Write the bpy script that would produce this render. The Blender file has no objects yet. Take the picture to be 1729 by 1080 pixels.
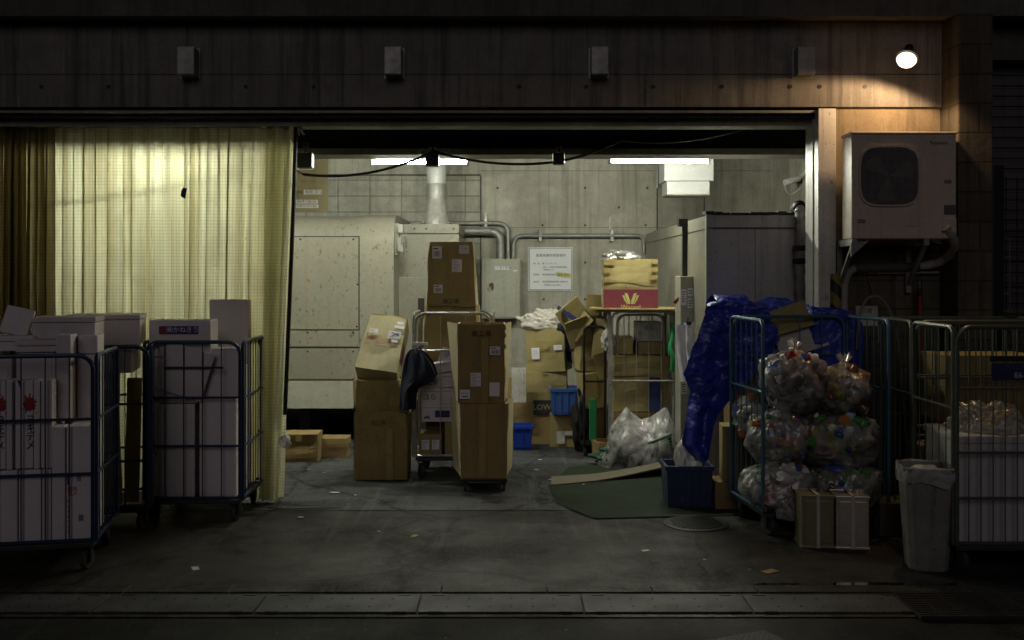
import bpy, bmesh, math, random
from math import radians as R, sin, cos, pi
from mathutils import Vector, Matrix, noise

SC = bpy.context.scene
COL = SC.collection
F, H, HZ, CX = 1729.0, 1.8, 465.0, 864.5      # focal (photo px), eye height (m), horizon row, centre column

# ------------------------------------------------------------------ camera, world, light, exposure
cam_d = bpy.data.cameras.new('camera'); cam = bpy.data.objects.new('camera', cam_d); COL.objects.link(cam)
cam.location = (0, 0, H); cam.rotation_euler = (R(90), 0, 0)
cam_d.sensor_width = 36; cam_d.lens = 36.0; cam_d.shift_y = -75 / 1729; cam_d.clip_end = 500; cam_d.clip_start = 0.1
SC.camera = cam
w = bpy.data.worlds.new('World'); SC.world = w; w.use_nodes = True
bg = w.node_tree.nodes['Background']; bg.inputs[0].default_value = (0.75, 0.72, 0.85, 1); bg.inputs[1].default_value = 0.004
sun_d = bpy.data.lights.new('street_light', 'SUN'); sun = bpy.data.objects.new('street_light', sun_d); COL.objects.link(sun)
sun_d.energy = 0.112; sun_d.angle = R(28); sun_d.color = (1.0, 0.90, 0.92)
sun.rotation_euler = Vector((0.10, 1.0, -0.47)).to_track_quat('-Z', 'Y').to_euler()
vs = SC.view_settings; vs.view_transform = 'Standard'; vs.look = 'None'; vs.gamma = 1; vs.exposure = 0.45; vs.use_curve_mapping = False
cy = SC.cycles; cy.max_bounces = 7; cy.transparent_max_bounces = 24; cy.diffuse_bounces = 4; cy.glossy_bounces = 4; cy.transmission_bounces = 6
cy.caustics_reflective = False; cy.caustics_refractive = False; cy.use_denoising = True; cy.sample_clamp_indirect = 4
TUBE = 280.0                                    # radiance of the fluorescent tubes
LAMP = 27.0                                    # flood lamp, watts

def PX(x, D): return (x - CX) * D / F
def PZ(y, D): return H - (y - HZ) * D / F

# ------------------------------------------------------------------ materials
M = {}
def new_mat(name):
    m = bpy.data.materials.new(name); m.use_nodes = True; M[name] = m
    nt = m.node_tree; nt.nodes.clear()
    out = nt.nodes.new('ShaderNodeOutputMaterial')
    return m, nt, out
def nd(nt, t, **kw):
    n = nt.nodes.new(t)
    for k, v in kw.items():
        if k.startswith('i_'):
            key = k[2:]; n.inputs[int(key) if key.isdigit() else key.replace('_', ' ')].default_value = v
        else: setattr(n, k, v)
    return n
def ramp(nt, src, p0, p1, c0=(0,0,0,1), c1=(1,1,1,1)):
    r = nd(nt, 'ShaderNodeValToRGB'); e = r.color_ramp.elements
    e[0].position = p0; e[1].position = p1; e[0].color = c0; e[1].color = c1
    nt.links.new(src, r.inputs[0]); return r.outputs[0]
def mixc(nt, fac, a, b, mode='MIX'):
    n = nd(nt, 'ShaderNodeMix', data_type='RGBA', blend_type=mode)
    L = nt.links
    for sock, v in ((n.inputs[0], fac), (n.inputs[6], a), (n.inputs[7], b)):
        if hasattr(v, 'is_output'): L.new(v, sock)
        elif isinstance(v, (int, float)): sock.default_value = v
        else: sock.default_value = (*v, 1) if len(v) == 3 else v
    return n.outputs[2]
def mapping(nt, scale=(1, 1, 1), kind='Object', loc=(0, 0, 0)):
    tc = nd(nt, 'ShaderNodeTexCoord'); mp = nd(nt, 'ShaderNodeMapping')
    mp.inputs['Scale'].default_value = scale; mp.inputs['Location'].default_value = loc
    nt.links.new(tc.outputs[kind], mp.inputs[0]); return mp.outputs[0]
def noi(nt, vec, scale, detail=4, rough=0.6):
    n = nd(nt, 'ShaderNodeTexNoise'); n.inputs['Scale'].default_value = scale; n.inputs['Detail'].default_value = detail
    n.inputs['Roughness'].default_value = rough; nt.links.new(vec, n.inputs['Vector']); return n.outputs['Fac']

def surf(name, base, dark=None, rough=0.7, metal=0.0, s1=3.0, s2=30.0, amt=0.6, streak=0.0, spots=0.0, bump=0.15, bdist=0.004,
         streak_col=None, spec=0.4, rust=None, rvar=0.15, seedloc=(0, 0, 0)):
    """worn surface: large blotches, fine grain, vertical run-off streaks, spots of wear"""
    m, nt, out = new_mat(name); L = nt.links
    p = nd(nt, 'ShaderNodeBsdfPrincipled'); L.new(p.outputs[0], out.inputs[0])
    p.inputs['Metallic'].default_value = metal; p.inputs['Specular IOR Level'].default_value = spec
    dark = dark or tuple(c * 0.6 for c in base)
    v = mapping(nt, loc=seedloc)
    a = noi(nt, v, s1, 5, 0.62); b = noi(nt, v, s2, 4, 0.6)
    fa = ramp(nt, a, 0.38, 0.68)
    c = mixc(nt, mul(nt, fa, amt), base, dark)
    c = mixc(nt, mul(nt, ramp(nt, b, 0.45, 0.75), amt * 0.5), c, tuple(x * 0.7 for x in dark))
    if streak:
        vs_ = mapping(nt, (9, 9, 0.35), loc=seedloc); st = noi(nt, vs_, 1.6, 5, 0.65)
        c = mixc(nt, mul(nt, ramp(nt, st, 0.52, 0.72), streak), c, streak_col or tuple(x * 0.35 for x in dark))
    if spots:
        sc_ = noi(nt, mapping(nt, (1.6, 1.6, 0.9), loc=(2, 5, seedloc[2])), 16, 4, 0.75)
        c = mixc(nt, mul(nt, ramp(nt, sc_, 0.615, 0.635), spots), c, rust or tuple(x * 0.3 for x in dark))
        vo = nd(nt, 'ShaderNodeTexVoronoi'); vo.inputs['Scale'].default_value = 26; L.new(v, vo.inputs['Vector'])
        sp = ramp(nt, vo.outputs['Distance'], 0.10, 0.16, (1, 1, 1, 1), (0, 0, 0, 1))
        gate = ramp(nt, noi(nt, v, 2.2, 3), 0.5, 0.6)
        mm = nd(nt, 'ShaderNodeMath', operation='MULTIPLY'); L.new(sp, mm.inputs[0]); L.new(gate, mm.inputs[1])
        c = mixc(nt, mul(nt, mm.outputs[0], spots), c, rust or tuple(x * 0.25 for x in dark))
    L.new(c, p.inputs['Base Color'])
    rr = nd(nt, 'ShaderNodeMapRange'); rr.inputs[3].default_value = max(0.05, rough - rvar); rr.inputs[4].default_value = min(1, rough + rvar)
    L.new(a, rr.inputs[0]); L.new(rr.outputs[0], p.inputs['Roughness'])
    if bump:
        bn = nd(nt, 'ShaderNodeBump'); bn.inputs['Strength'].default_value = bump; bn.inputs['Distance'].default_value = bdist
        L.new(b, bn.inputs['Height']); L.new(bn.outputs[0], p.inputs['Normal'])
    return m
def mul(nt, sock, k):
    n = nd(nt, 'ShaderNodeMath', operation='MULTIPLY'); n.inputs[1].default_value = k; nt.links.new(sock, n.inputs[0]); return n.outputs[0]

def concrete(name, base, brick=None, streak=0.5, cold=(0.2, 0.2, 0.2), panel=0.0, pits=0.6):
    m, nt, out = new_mat(name); L = nt.links
    p = nd(nt, 'ShaderNodeBsdfPrincipled'); L.new(p.outputs[0], out.inputs[0]); p.inputs['Roughness'].default_value = 0.88
    p.inputs['Specular IOR Level'].default_value = 0.25
    v = mapping(nt)
    n1 = noi(nt, v, 0.9, 6, 0.65); n2 = noi(nt, v, 5, 6, 0.7); n3 = noi(nt, v, 55, 3, 0.7)
    c = mixc(nt, ramp(nt, n1, 0.35, 0.7), base, tuple(x * 0.66 for x in base))
    c = mixc(nt, mul(nt, ramp(nt, n2, 0.45, 0.72), 0.7), c, tuple(x * 0.55 for x in base))
    c = mixc(nt, mul(nt, ramp(nt, n3, 0.48, 0.72), 0.6), c, tuple(x * 0.5 for x in base))
    n4 = noi(nt, v, 2.3, 5, 0.6); c = mixc(nt, mul(nt, ramp(nt, n4, 0.56, 0.75), 0.45), c, tuple(min(1, x * 1.35) for x in base))
    if streak:
        st = noi(nt, mapping(nt, (7, 7, 0.28)), 1.5, 6, 0.68)
        c = mixc(nt, mul(nt, ramp(nt, st, 0.48, 0.66), streak), c, tuple(x * 0.13 for x in base))
        st2 = noi(nt, mapping(nt, (14, 14, 0.6), loc=(3, 1, 2)), 1.5, 5, 0.68)
        c = mixc(nt, mul(nt, ramp(nt, st2, 0.58, 0.72), streak * 0.7), c, tuple(min(1, x * 1.5) for x in base))
    hsrc = n2
    if pits:
        vo = nd(nt, 'ShaderNodeTexVoronoi'); vo.inputs['Scale'].default_value = 38; L.new(v, vo.inputs['Vector'])
        gate = ramp(nt, noi(nt, v, 1.3, 3), 0.48, 0.62)
        pit = ramp(nt, vo.outputs['Distance'], 0.10, 0.2, (1, 1, 1, 1), (0, 0, 0, 1))
        mm = nd(nt, 'ShaderNodeMath', operation='MULTIPLY'); L.new(pit, mm.inputs[0]); L.new(gate, mm.inputs[1])
        c = mixc(nt, mul(nt, mm.outputs[0], pits), c, tuple(x * 0.25 for x in base))
    if brick:
        bw, bh, mo = brick
        sx = nd(nt, 'ShaderNodeSeparateXYZ'); tc = nd(nt, 'ShaderNodeTexCoord'); L.new(tc.outputs['Object'], sx.inputs[0])
        ad = nd(nt, 'ShaderNodeMath', operation='ADD'); L.new(sx.outputs[0], ad.inputs[0]); L.new(sx.outputs[1], ad.inputs[1])
        cx = nd(nt, 'ShaderNodeCombineXYZ'); L.new(ad.outputs[0], cx.inputs[0]); L.new(sx.outputs[2], cx.inputs[1])
        br = nd(nt, 'ShaderNodeTexBrick', offset=panel); br.inputs['Scale'].default_value = 1; br.inputs['Mortar Size'].default_value = mo
        br.inputs['Brick Width'].default_value = bw; br.inputs['Row Height'].default_value = bh; br.inputs['Mortar Smooth'].default_value = 0.4
        br.inputs['Color1'].default_value = (1, 1, 1, 1); br.inputs['Color2'].default_value = (0.8, 0.8, 0.8, 1); br.inputs['Mortar'].default_value = (0.62, 0.62, 0.6, 1)
        L.new(cx.outputs[0], br.inputs['Vector'])
        c = mixc(nt, 1.0, c, br.outputs['Color'], 'MULTIPLY')
        inv = nd(nt, 'ShaderNodeMath', operation='SUBTRACT'); inv.inputs[0].default_value = 1; L.new(br.outputs['Fac'], inv.inputs[1])
        b1 = nd(nt, 'ShaderNodeBump'); b1.inputs['Strength'].default_value = 0.7; b1.inputs['Distance'].default_value = 0.012
        L.new(inv.outputs[0], b1.inputs['Height']); nrm = b1.outputs[0]
    else: nrm = None
    L.new(c, p.inputs['Base Color'])
    bn = nd(nt, 'ShaderNodeBump'); bn.inputs['Strength'].default_value = 0.35; bn.inputs['Distance'].default_value = 0.012
    L.new(hsrc, bn.inputs['Height'])
    if nrm: L.new(nrm, bn.inputs['Normal'])
    L.new(bn.outputs[0], p.inputs['Normal'])
    return m

concrete('concrete_wall', (0.53, 0.51, 0.43), streak=0.35)
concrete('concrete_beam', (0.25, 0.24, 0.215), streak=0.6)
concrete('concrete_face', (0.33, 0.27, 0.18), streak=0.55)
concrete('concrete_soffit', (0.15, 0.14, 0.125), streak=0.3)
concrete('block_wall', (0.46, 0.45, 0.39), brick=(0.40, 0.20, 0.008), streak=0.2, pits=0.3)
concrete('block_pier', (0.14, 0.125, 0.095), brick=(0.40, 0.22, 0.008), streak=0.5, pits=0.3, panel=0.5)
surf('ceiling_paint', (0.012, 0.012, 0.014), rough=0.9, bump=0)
surf('steel_flange', (0.30, 0.29, 0.24), rough=0.55, metal=0.2, streak=0.3)
surf('lintel_steel', (0.26, 0.27, 0.21), (0.16, 0.15, 0.11), rough=0.5, metal=0.1, streak=0.4)
surf('jamb_steel', (0.62, 0.62, 0.58), (0.46, 0.45, 0.42), rough=0.45, metal=0.2, streak=0.5, spots=0.6)
surf('dark_steel', (0.03, 0.03, 0.032), rough=0.5, metal=0.3)
surf('cream_paint', (0.26, 0.25, 0.20), (0.20, 0.195, 0.15), rough=0.4, streak=0.35, spots=0.75, rust=(0.10, 0.06, 0.03), s1=1.4, bump=0.05, streak_col=(0.22, 0.17, 0.09))
surf('grey_paint', (0.47, 0.455, 0.44), (0.36, 0.34, 0.32), rough=0.5, streak=0.5, spots=0.5, s1=1.5, bump=0.05, streak_col=(0.1, 0.09, 0.07))
surf('cabinet_paint', (0.42, 0.42, 0.35), (0.33, 0.33, 0.27), rough=0.45, streak=0.25, spots=0.4, bump=0.04)
surf('galvanised', (0.33, 0.33, 0.31), (0.2, 0.2, 0.185), rough=0.45, metal=0.4, s1=8, streak=0.2)
surf('duct_tin', (0.5, 0.5, 0.48), (0.36, 0.36, 0.34), rough=0.5, metal=0.2, s1=5)
surf('foil', (0.66, 0.66, 0.66), (0.4, 0.4, 0.4), rough=0.3, metal=0.8, s1=18, bump=0.6, bdist=0.01)
surf('duct_white', (0.50, 0.50, 0.49), (0.42, 0.42, 0.41), rough=0.5, streak=0.15)
surf('black_rubber', (0.012, 0.012, 0.012), rough=0.55)
surf('black_plastic', (0.015, 0.015, 0.017), rough=0.4)
surf('wheel_rubber', (0.05, 0.048, 0.045), (0.025, 0.024, 0.022), rough=0.7)
surf('blue_tube', (0.025, 0.05, 0.12), (0.015, 0.025, 0.05), rough=0.35, metal=0.2, s1=9, spots=0.7, rust=(0.10, 0.05, 0.02))
surf('lightblue_tube', (0.07, 0.17, 0.26), (0.04, 0.09, 0.13), rough=0.35, metal=0.2, s1=9, spots=0.7, rust=(0.10, 0.05, 0.02))
surf('green_tube', (0.11, 0.14, 0.11), (0.06, 0.07, 0.055), rough=0.4, metal=0.2, s1=9, spots=0.8, rust=(0.12, 0.06, 0.03))
surf('silver_tube', (0.44, 0.44, 0.42), (0.25, 0.24, 0.22), rough=0.35, metal=0.6, s1=9, spots=0.7, rust=(0.12, 0.07, 0.03))
surf('deck_steel', (0.05, 0.05, 0.055), rough=0.6, metal=0.3)
surf('eps', (0.74, 0.70, 0.72), (0.62, 0.575, 0.59), rough=0.75, s1=2.5, s2=120, amt=0.55, streak=0.18, bump=0.25, bdist=0.002, streak_col=(0.4, 0.34, 0.3))
surf('eps_b', (0.68, 0.64, 0.65), (0.55, 0.51, 0.515), rough=0.75, s1=3.5, s2=120, amt=0.6, streak=0.3, bump=0.25, bdist=0.002, streak_col=(0.36, 0.3, 0.25), seedloc=(4, 2, 1))
def cardboard(name, base):
    m = surf(name, base, tuple(x * 0.72 for x in base), rough=0.8, s1=4, s2=45, amt=0.5, streak=0.2, bump=0.1, spec=0.25, streak_col=tuple(x * 0.5 for x in base))
    nt = m.node_tree; L = nt.links; p = [n for n in nt.nodes if n.type == 'BSDF_PRINCIPLED'][0]
    wv = nd(nt, 'ShaderNodeTexWave'); wv.inputs['Scale'].default_value = 28; wv.inputs['Distortion'].default_value = 0.4
    L.new(mapping(nt), wv.inputs['Vector'])
    bn = nd(nt, 'ShaderNodeBump'); bn.inputs['Strength'].default_value = 0.10; bn.inputs['Distance'].default_value = 0.003
    L.new(wv.outputs['Fac'], bn.inputs['Height']); old = p.inputs['Normal'].links[0].from_socket
    L.new(old, bn.inputs['Normal']); L.new(bn.outputs[0], p.inputs['Normal'])
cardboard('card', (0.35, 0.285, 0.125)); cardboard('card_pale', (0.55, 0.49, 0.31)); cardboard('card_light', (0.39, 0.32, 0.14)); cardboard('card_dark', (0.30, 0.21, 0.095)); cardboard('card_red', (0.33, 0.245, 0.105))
surf('card_olive', (0.33, 0.25, 0.10), rough=0.8, streak=0.2)
surf('sign_board', (0.19, 0.16, 0.085), rough=0.8, streak=0.2)
surf('tape_tan', (0.40, 0.30, 0.12), rough=0.25, bump=0.02, spec=0.6)
surf('paper', (0.80, 0.80, 0.85), (0.7, 0.7, 0.74), rough=0.7, amt=0.3, bump=0.05)
surf('paper_old', (0.55, 0.54, 0.50), (0.42, 0.40, 0.36), rough=0.8, s1=9, streak=0.3, spots=0.7)
surf('ink', (0.02, 0.02, 0.03), rough=0.6, bump=0); surf('ink_grey', (0.10, 0.10, 0.12), rough=0.6, bump=0)
surf('ink_red', (0.40, 0.03, 0.03), rough=0.6, bump=0, s1=40, amt=0.7); surf('ink_blue', (0.03, 0.04, 0.30), rough=0.6, bump=0)
surf('ink_purple', (0.05, 0.025, 0.20), rough=0.5, bump=0); surf('ink_brown', (0.10, 0.06, 0.03), rough=0.7, bump=0)
surf('print_crimson', (0.20, 0.035, 0.055), (0.16, 0.028, 0.045), rough=0.6, s1=5)
surf('print_navy', (0.03, 0.04, 0.14), rough=0.6, s1=6); surf('print_black', (0.02, 0.02, 0.02), rough=0.6)
surf('yellow_hi', (0.62, 0.60, 0.22), rough=0.7, bump=0)
surf('blue_plastic', (0.05, 0.13, 0.42), (0.04, 0.09, 0.30), rough=0.4, streak=0.2, bump=0.03)
surf('blue_bright', (0.015, 0.05, 0.36), rough=0.4, bump=0.03); surf('navy_plastic', (0.035, 0.055, 0.13), (0.02, 0.03, 0.07), rough=0.4, streak=0.4, spots=0.5, rust=(0.15, 0.15, 0.17))
surf('navy_cloth', (0.022, 0.026, 0.055), (0.014, 0.016, 0.03), rough=0.9, s2=150, bump=0.3)
surf('white_cloth', (0.55, 0.52, 0.47), (0.42, 0.38, 0.33), rough=0.85, s1=6)
surf('bin_plastic', (0.24, 0.235, 0.21), (0.13, 0.125, 0.11), rough=0.5, s1=5, s2=22, streak=0.6, spots=0.5, bump=0.1)
surf('white_tank', (0.52, 0.51, 0.52), (0.42, 0.40, 0.40), rough=0.5, streak=0.25)
surf('tin', (0.62, 0.59, 0.52), (0.42, 0.38, 0.30), rough=0.3, metal=0.6, s1=6, streak=0.25, bump=0.1, bdist=0.006)
surf('tin_gold', (0.34, 0.31, 0.20), (0.22, 0.2, 0.11), rough=0.35, metal=0.5, s1=6, streak=0.3, bump=0.1, bdist=0.006)
surf('cast_iron', (0.05, 0.05, 0.047), (0.03, 0.03, 0.03), rough=0.5, metal=0.2, spec=0.2, s1=12)
surf('ac_paint', (0.60, 0.51, 0.43), (0.50, 0.42, 0.34), rough=0.45, streak=0.3, bump=0.03, streak_col=(0.28, 0.24, 0.2))
surf('ac_grille', (0.24, 0.22, 0.215), rough=0.5, bump=0)
surf('green_mat', (0.033, 0.050, 0.030), (0.036, 0.037, 0.032), rough=0.95, amt=1.0, spec=0.1, s1=3.5, s2=90, spots=0.3, bump=0.3)
surf('board', (0.19, 0.165, 0.12), (0.13, 0.11, 0.08), rough=0.8, s1=3, spots=0.3)
surf('rust_red', (0.30, 0.03, 0.02), rough=0.5, bump=0); surf('green_band', (0.03, 0.28, 0.10), rough=0.4, bump=0.02); surf('green_net', (0.03, 0.10, 0.065), rough=0.7)
surf('hose_grey', (0.22, 0.20, 0.19), rough=0.5, bump=0); surf('wrap_grey', (0.36, 0.35, 0.33), (0.2, 0.19, 0.17), rough=0.6, s1=14, bump=0.5, bdist=0.01)
surf('wrap_dark', (0.09, 0.085, 0.075), (0.05, 0.05, 0.045), rough=0.7, s1=14, bump=0.5, bdist=0.01)
surf('shutter_paint', (0.10, 0.095, 0.09), rough=0.5, streak=0.4, bump=0)
surf('wire_chrome', (0.5, 0.5, 0.5), rough=0.3, metal=0.8, bump=0)
surf('plate_blue', (0.02, 0.03, 0.10), rough=0.5, bump=0); surf('white_paint', (0.68, 0.68, 0.66), rough=0.5, bump=0.02)
surf('bottle_clear', (0.60, 0.62, 0.62), rough=0.2, spec=0.6, bump=0); surf('bottle_orange', (0.55, 0.20, 0.03), rough=0.3, bump=0); surf('bottle_green', (0.08, 0.34, 0.05), rough=0.3, bump=0)
surf('bottle_yellow', (0.55, 0.45, 0.06), rough=0.3, bump=0); surf('bottle_red', (0.45, 0.05, 0.04), rough=0.3, bump=0); surf('bottle_blue', (0.04, 0.10, 0.40), rough=0.3, bump=0)
surf('bottle_brown', (0.14, 0.07, 0.03), rough=0.2, bump=0); surf('bottle_white', (0.8, 0.8, 0.78), rough=0.4, bump=0)

def stripes():
    m, nt, out = new_mat('hazard'); L = nt.links; p = nd(nt, 'ShaderNodeBsdfPrincipled'); L.new(p.outputs[0], out.inputs[0]); p.inputs['Roughness'].default_value = 0.6
    wv = nd(nt, 'ShaderNodeTexWave', bands_direction='DIAGONAL'); wv.inputs['Scale'].default_value = 2.1
    L.new(mapping(nt, (1.6, 0.2, 1.6)), wv.inputs['Vector'])
    L.new(mixc(nt, ramp(nt, wv.outputs['Fac'], 0.48, 0.52), (0.015, 0.015, 0.015), (0.20, 0.155, 0.015)), p.inputs['Base Color'])
stripes()

def film(name, tint, milky, rough=0.3, gl=0.3, bump=0.32):
    m, nt, out = new_mat(name); L = nt.links
    tr = nd(nt, 'ShaderNodeBsdfTransparent'); tr.inputs[0].default_value = (*tint, 1)
    df = nd(nt, 'ShaderNodeBsdfDiffuse'); df.inputs[0].default_value = (0.75, 0.74, 0.72, 1)
    tl = nd(nt, 'ShaderNodeBsdfTranslucent'); tl.inputs[0].default_value = (0.75, 0.74, 0.72, 1)
    gs = nd(nt, 'ShaderNodeBsdfGlossy'); gs.inputs[0].default_value = (0.9, 0.9, 0.9, 1); gs.inputs['Roughness'].default_value = rough
    v = mapping(nt); n = nd(nt, 'ShaderNodeTexNoise'); n.inputs['Scale'].default_value = 6; n.inputs['Detail'].default_value = 3; n.inputs['Distortion'].default_value = 1.8; L.new(v, n.inputs['Vector'])
    bn = nd(nt, 'ShaderNodeBump'); bn.inputs['Strength'].default_value = bump; bn.inputs['Distance'].default_value = 0.03; L.new(n.outputs['Fac'], bn.inputs['Height'])
    for s in (df, tl, gs): L.new(bn.outputs[0], s.inputs['Normal'])
    a = nd(nt, 'ShaderNodeMixShader'); a.inputs[0].default_value = 0.5; L.new(df.outputs[0], a.inputs[1]); L.new(tl.outputs[0], a.inputs[2])
    b = nd(nt, 'ShaderNodeMixShader'); fm = nd(nt, 'ShaderNodeMath', operation='MULTIPLY_ADD', use_clamp=True); fm.inputs[1].default_value = 1.6*milky; fm.inputs[2].default_value = 0.35*milky; L.new(ramp(nt, n.outputs['Fac'], 0.38, 0.72), fm.inputs[0]); L.new(fm.outputs[0], b.inputs[0]); L.new(tr.outputs[0], b.inputs[1]); L.new(a.outputs[0], b.inputs[2])
    fr = nd(nt, 'ShaderNodeFresnel'); fr.inputs[0].default_value = 1.45; L.new(bn.outputs[0], fr.inputs['Normal'])
    ad = nd(nt, 'ShaderNodeMath', operation='MULTIPLY_ADD', use_clamp=True); ad.inputs[1].default_value = gl * 3; ad.inputs[2].default_value = gl * 0.12; L.new(fr.outputs[0], ad.inputs[0])
    c = nd(nt, 'ShaderNodeMixShader'); L.new(ad.outputs[0], c.inputs[0]); L.new(b.outputs[0], c.inputs[1]); L.new(gs.outputs[0], c.inputs[2])
    L.new(c.outputs[0], out.inputs[0])
film('film_clear', (0.97, 0.97, 0.97), 0.50, gl=0.36); film('film_milky', (0.93, 0.93, 0.93), 0.60, gl=0.28); film('film_white', (0.8, 0.8, 0.8), 0.75, gl=0.2)

def tarp_mat():
    m, nt, out = new_mat('blue_tarp'); L = nt.links; p = nd(nt, 'ShaderNodeBsdfPrincipled'); L.new(p.outputs[0], out.inputs[0])
    p.inputs['Base Color'].default_value = (0.032, 0.050, 0.40, 1); p.inputs['Roughness'].default_value = 0.3; p.inputs['Specular IOR Level'].default_value = 0.6
    v = mapping(nt); n = nd(nt, 'ShaderNodeTexNoise'); n.inputs['Scale'].default_value = 13; n.inputs['Detail'].default_value = 6; n.inputs['Distortion'].default_value = 2; L.new(v, n.inputs['Vector'])
    bn = nd(nt, 'ShaderNodeBump'); bn.inputs['Strength'].default_value = 0.5; bn.inputs['Distance'].default_value = 0.015; L.new(n.outputs['Fac'], bn.inputs['Height'])
    wa = nd(nt, 'ShaderNodeVectorMath', operation='MULTIPLY_ADD'); wa.inputs[1].default_value = (0.06, 0.06, 0.06); L.new(n.outputs['Color'], wa.inputs[0]); L.new(v, wa.inputs[2])
    vo = nd(nt, 'ShaderNodeTexVoronoi', feature='F1'); vo.inputs['Scale'].default_value = 9; L.new(wa.outputs[0], vo.inputs['Vector'])
    b2 = nd(nt, 'ShaderNodeBump'); b2.inputs['Strength'].default_value = 0.35; b2.inputs['Distance'].default_value = 0.02; L.new(vo.outputs['Distance'], b2.inputs['Height']); L.new(bn.outputs[0], b2.inputs['Normal']); L.new(b2.outputs[0], p.inputs['Normal'])
tarp_mat()

def curtain_mat(name, col, fold, clear):
    m, nt, out = new_mat(name); L = nt.links
    uv = nd(nt, 'ShaderNodeUVMap'); uv.uv_map = 'uv'
    br = nd(nt, 'ShaderNodeTexBrick', offset=0.0); br.inputs['Scale'].default_value = 1; br.inputs['Brick Width'].default_value = 0.026; br.inputs['Row Height'].default_value = 0.026
    br.inputs['Mortar Size'].default_value = 0.0032; br.inputs['Color1'].default_value = (1, 1, 1, 1); br.inputs['Color2'].default_value = (1, 1, 1, 1); br.inputs['Mortar'].default_value = (0.78, 0.78, 0.72, 1)
    L.new(uv.outputs[0], br.inputs['Vector'])
    mp = nd(nt, 'ShaderNodeMapping'); mp.inputs['Scale'].default_value = (5.5, 0.22, 1); L.new(uv.outputs[0], mp.inputs[0])
    st = noi(nt, mp.outputs[0], 1.2, 5, 0.6)
    c = mixc(nt, ramp(nt, st, 0.40, 0.66), col, fold)
    bl = noi(nt, uv.outputs[0], 1.6, 5, 0.65); c = mixc(nt, mul(nt, ramp(nt, bl, 0.5, 0.75), 0.5), c, tuple(x * 0.6 for x in fold))
    sp = noi(nt, uv.outputs[0], 14, 3, 0.7); c = mixc(nt, mul(nt, ramp(nt, sp, 0.66, 0.76), 0.5), c, tuple(x * 0.35 for x in fold))
    c = mixc(nt, 1.0, c, br.outputs['Color'], 'MULTIPLY')
    tl = nd(nt, 'ShaderNodeBsdfTranslucent'); df = nd(nt, 'ShaderNodeBsdfDiffuse'); rf = nd(nt, 'ShaderNodeBsdfRefraction')
    rf.inputs['IOR'].default_value = 1.40; rf.inputs['Roughness'].default_value = 0.75
    for s in (tl, df, rf): L.new(c, s.inputs[0])
    a = nd(nt, 'ShaderNodeMixShader'); a.inputs[0].default_value = 0.62; L.new(df.outputs[0], a.inputs[1]); L.new(tl.outputs[0], a.inputs[2])
    b = nd(nt, 'ShaderNodeMixShader'); b.inputs[0].default_value = clear; L.new(a.outputs[0], b.inputs[1]); L.new(rf.outputs[0], b.inputs[2])
    L.new(b.outputs[0], out.inputs[0])
curtain_mat('curtain_cloth', (0.79, 0.79, 0.58), (0.55, 0.49, 0.28), 0.065)
curtain_mat('curtain_brown', (0.38, 0.32, 0.17), (0.19, 0.15, 0.065), 0.03)

def emit(name, col, s):
    m, nt, out = new_mat(name); e = nd(nt, 'ShaderNodeEmission'); e.inputs[0].default_value = (*col, 1); e.inputs[1].default_value = s; nt.links.new(e.outputs[0], out.inputs[0])
emit('tube_light', (0.98, 1.0, 0.82), TUBE); emit('bulb_light', (1.0, 0.78, 0.58), 2.6)

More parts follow.
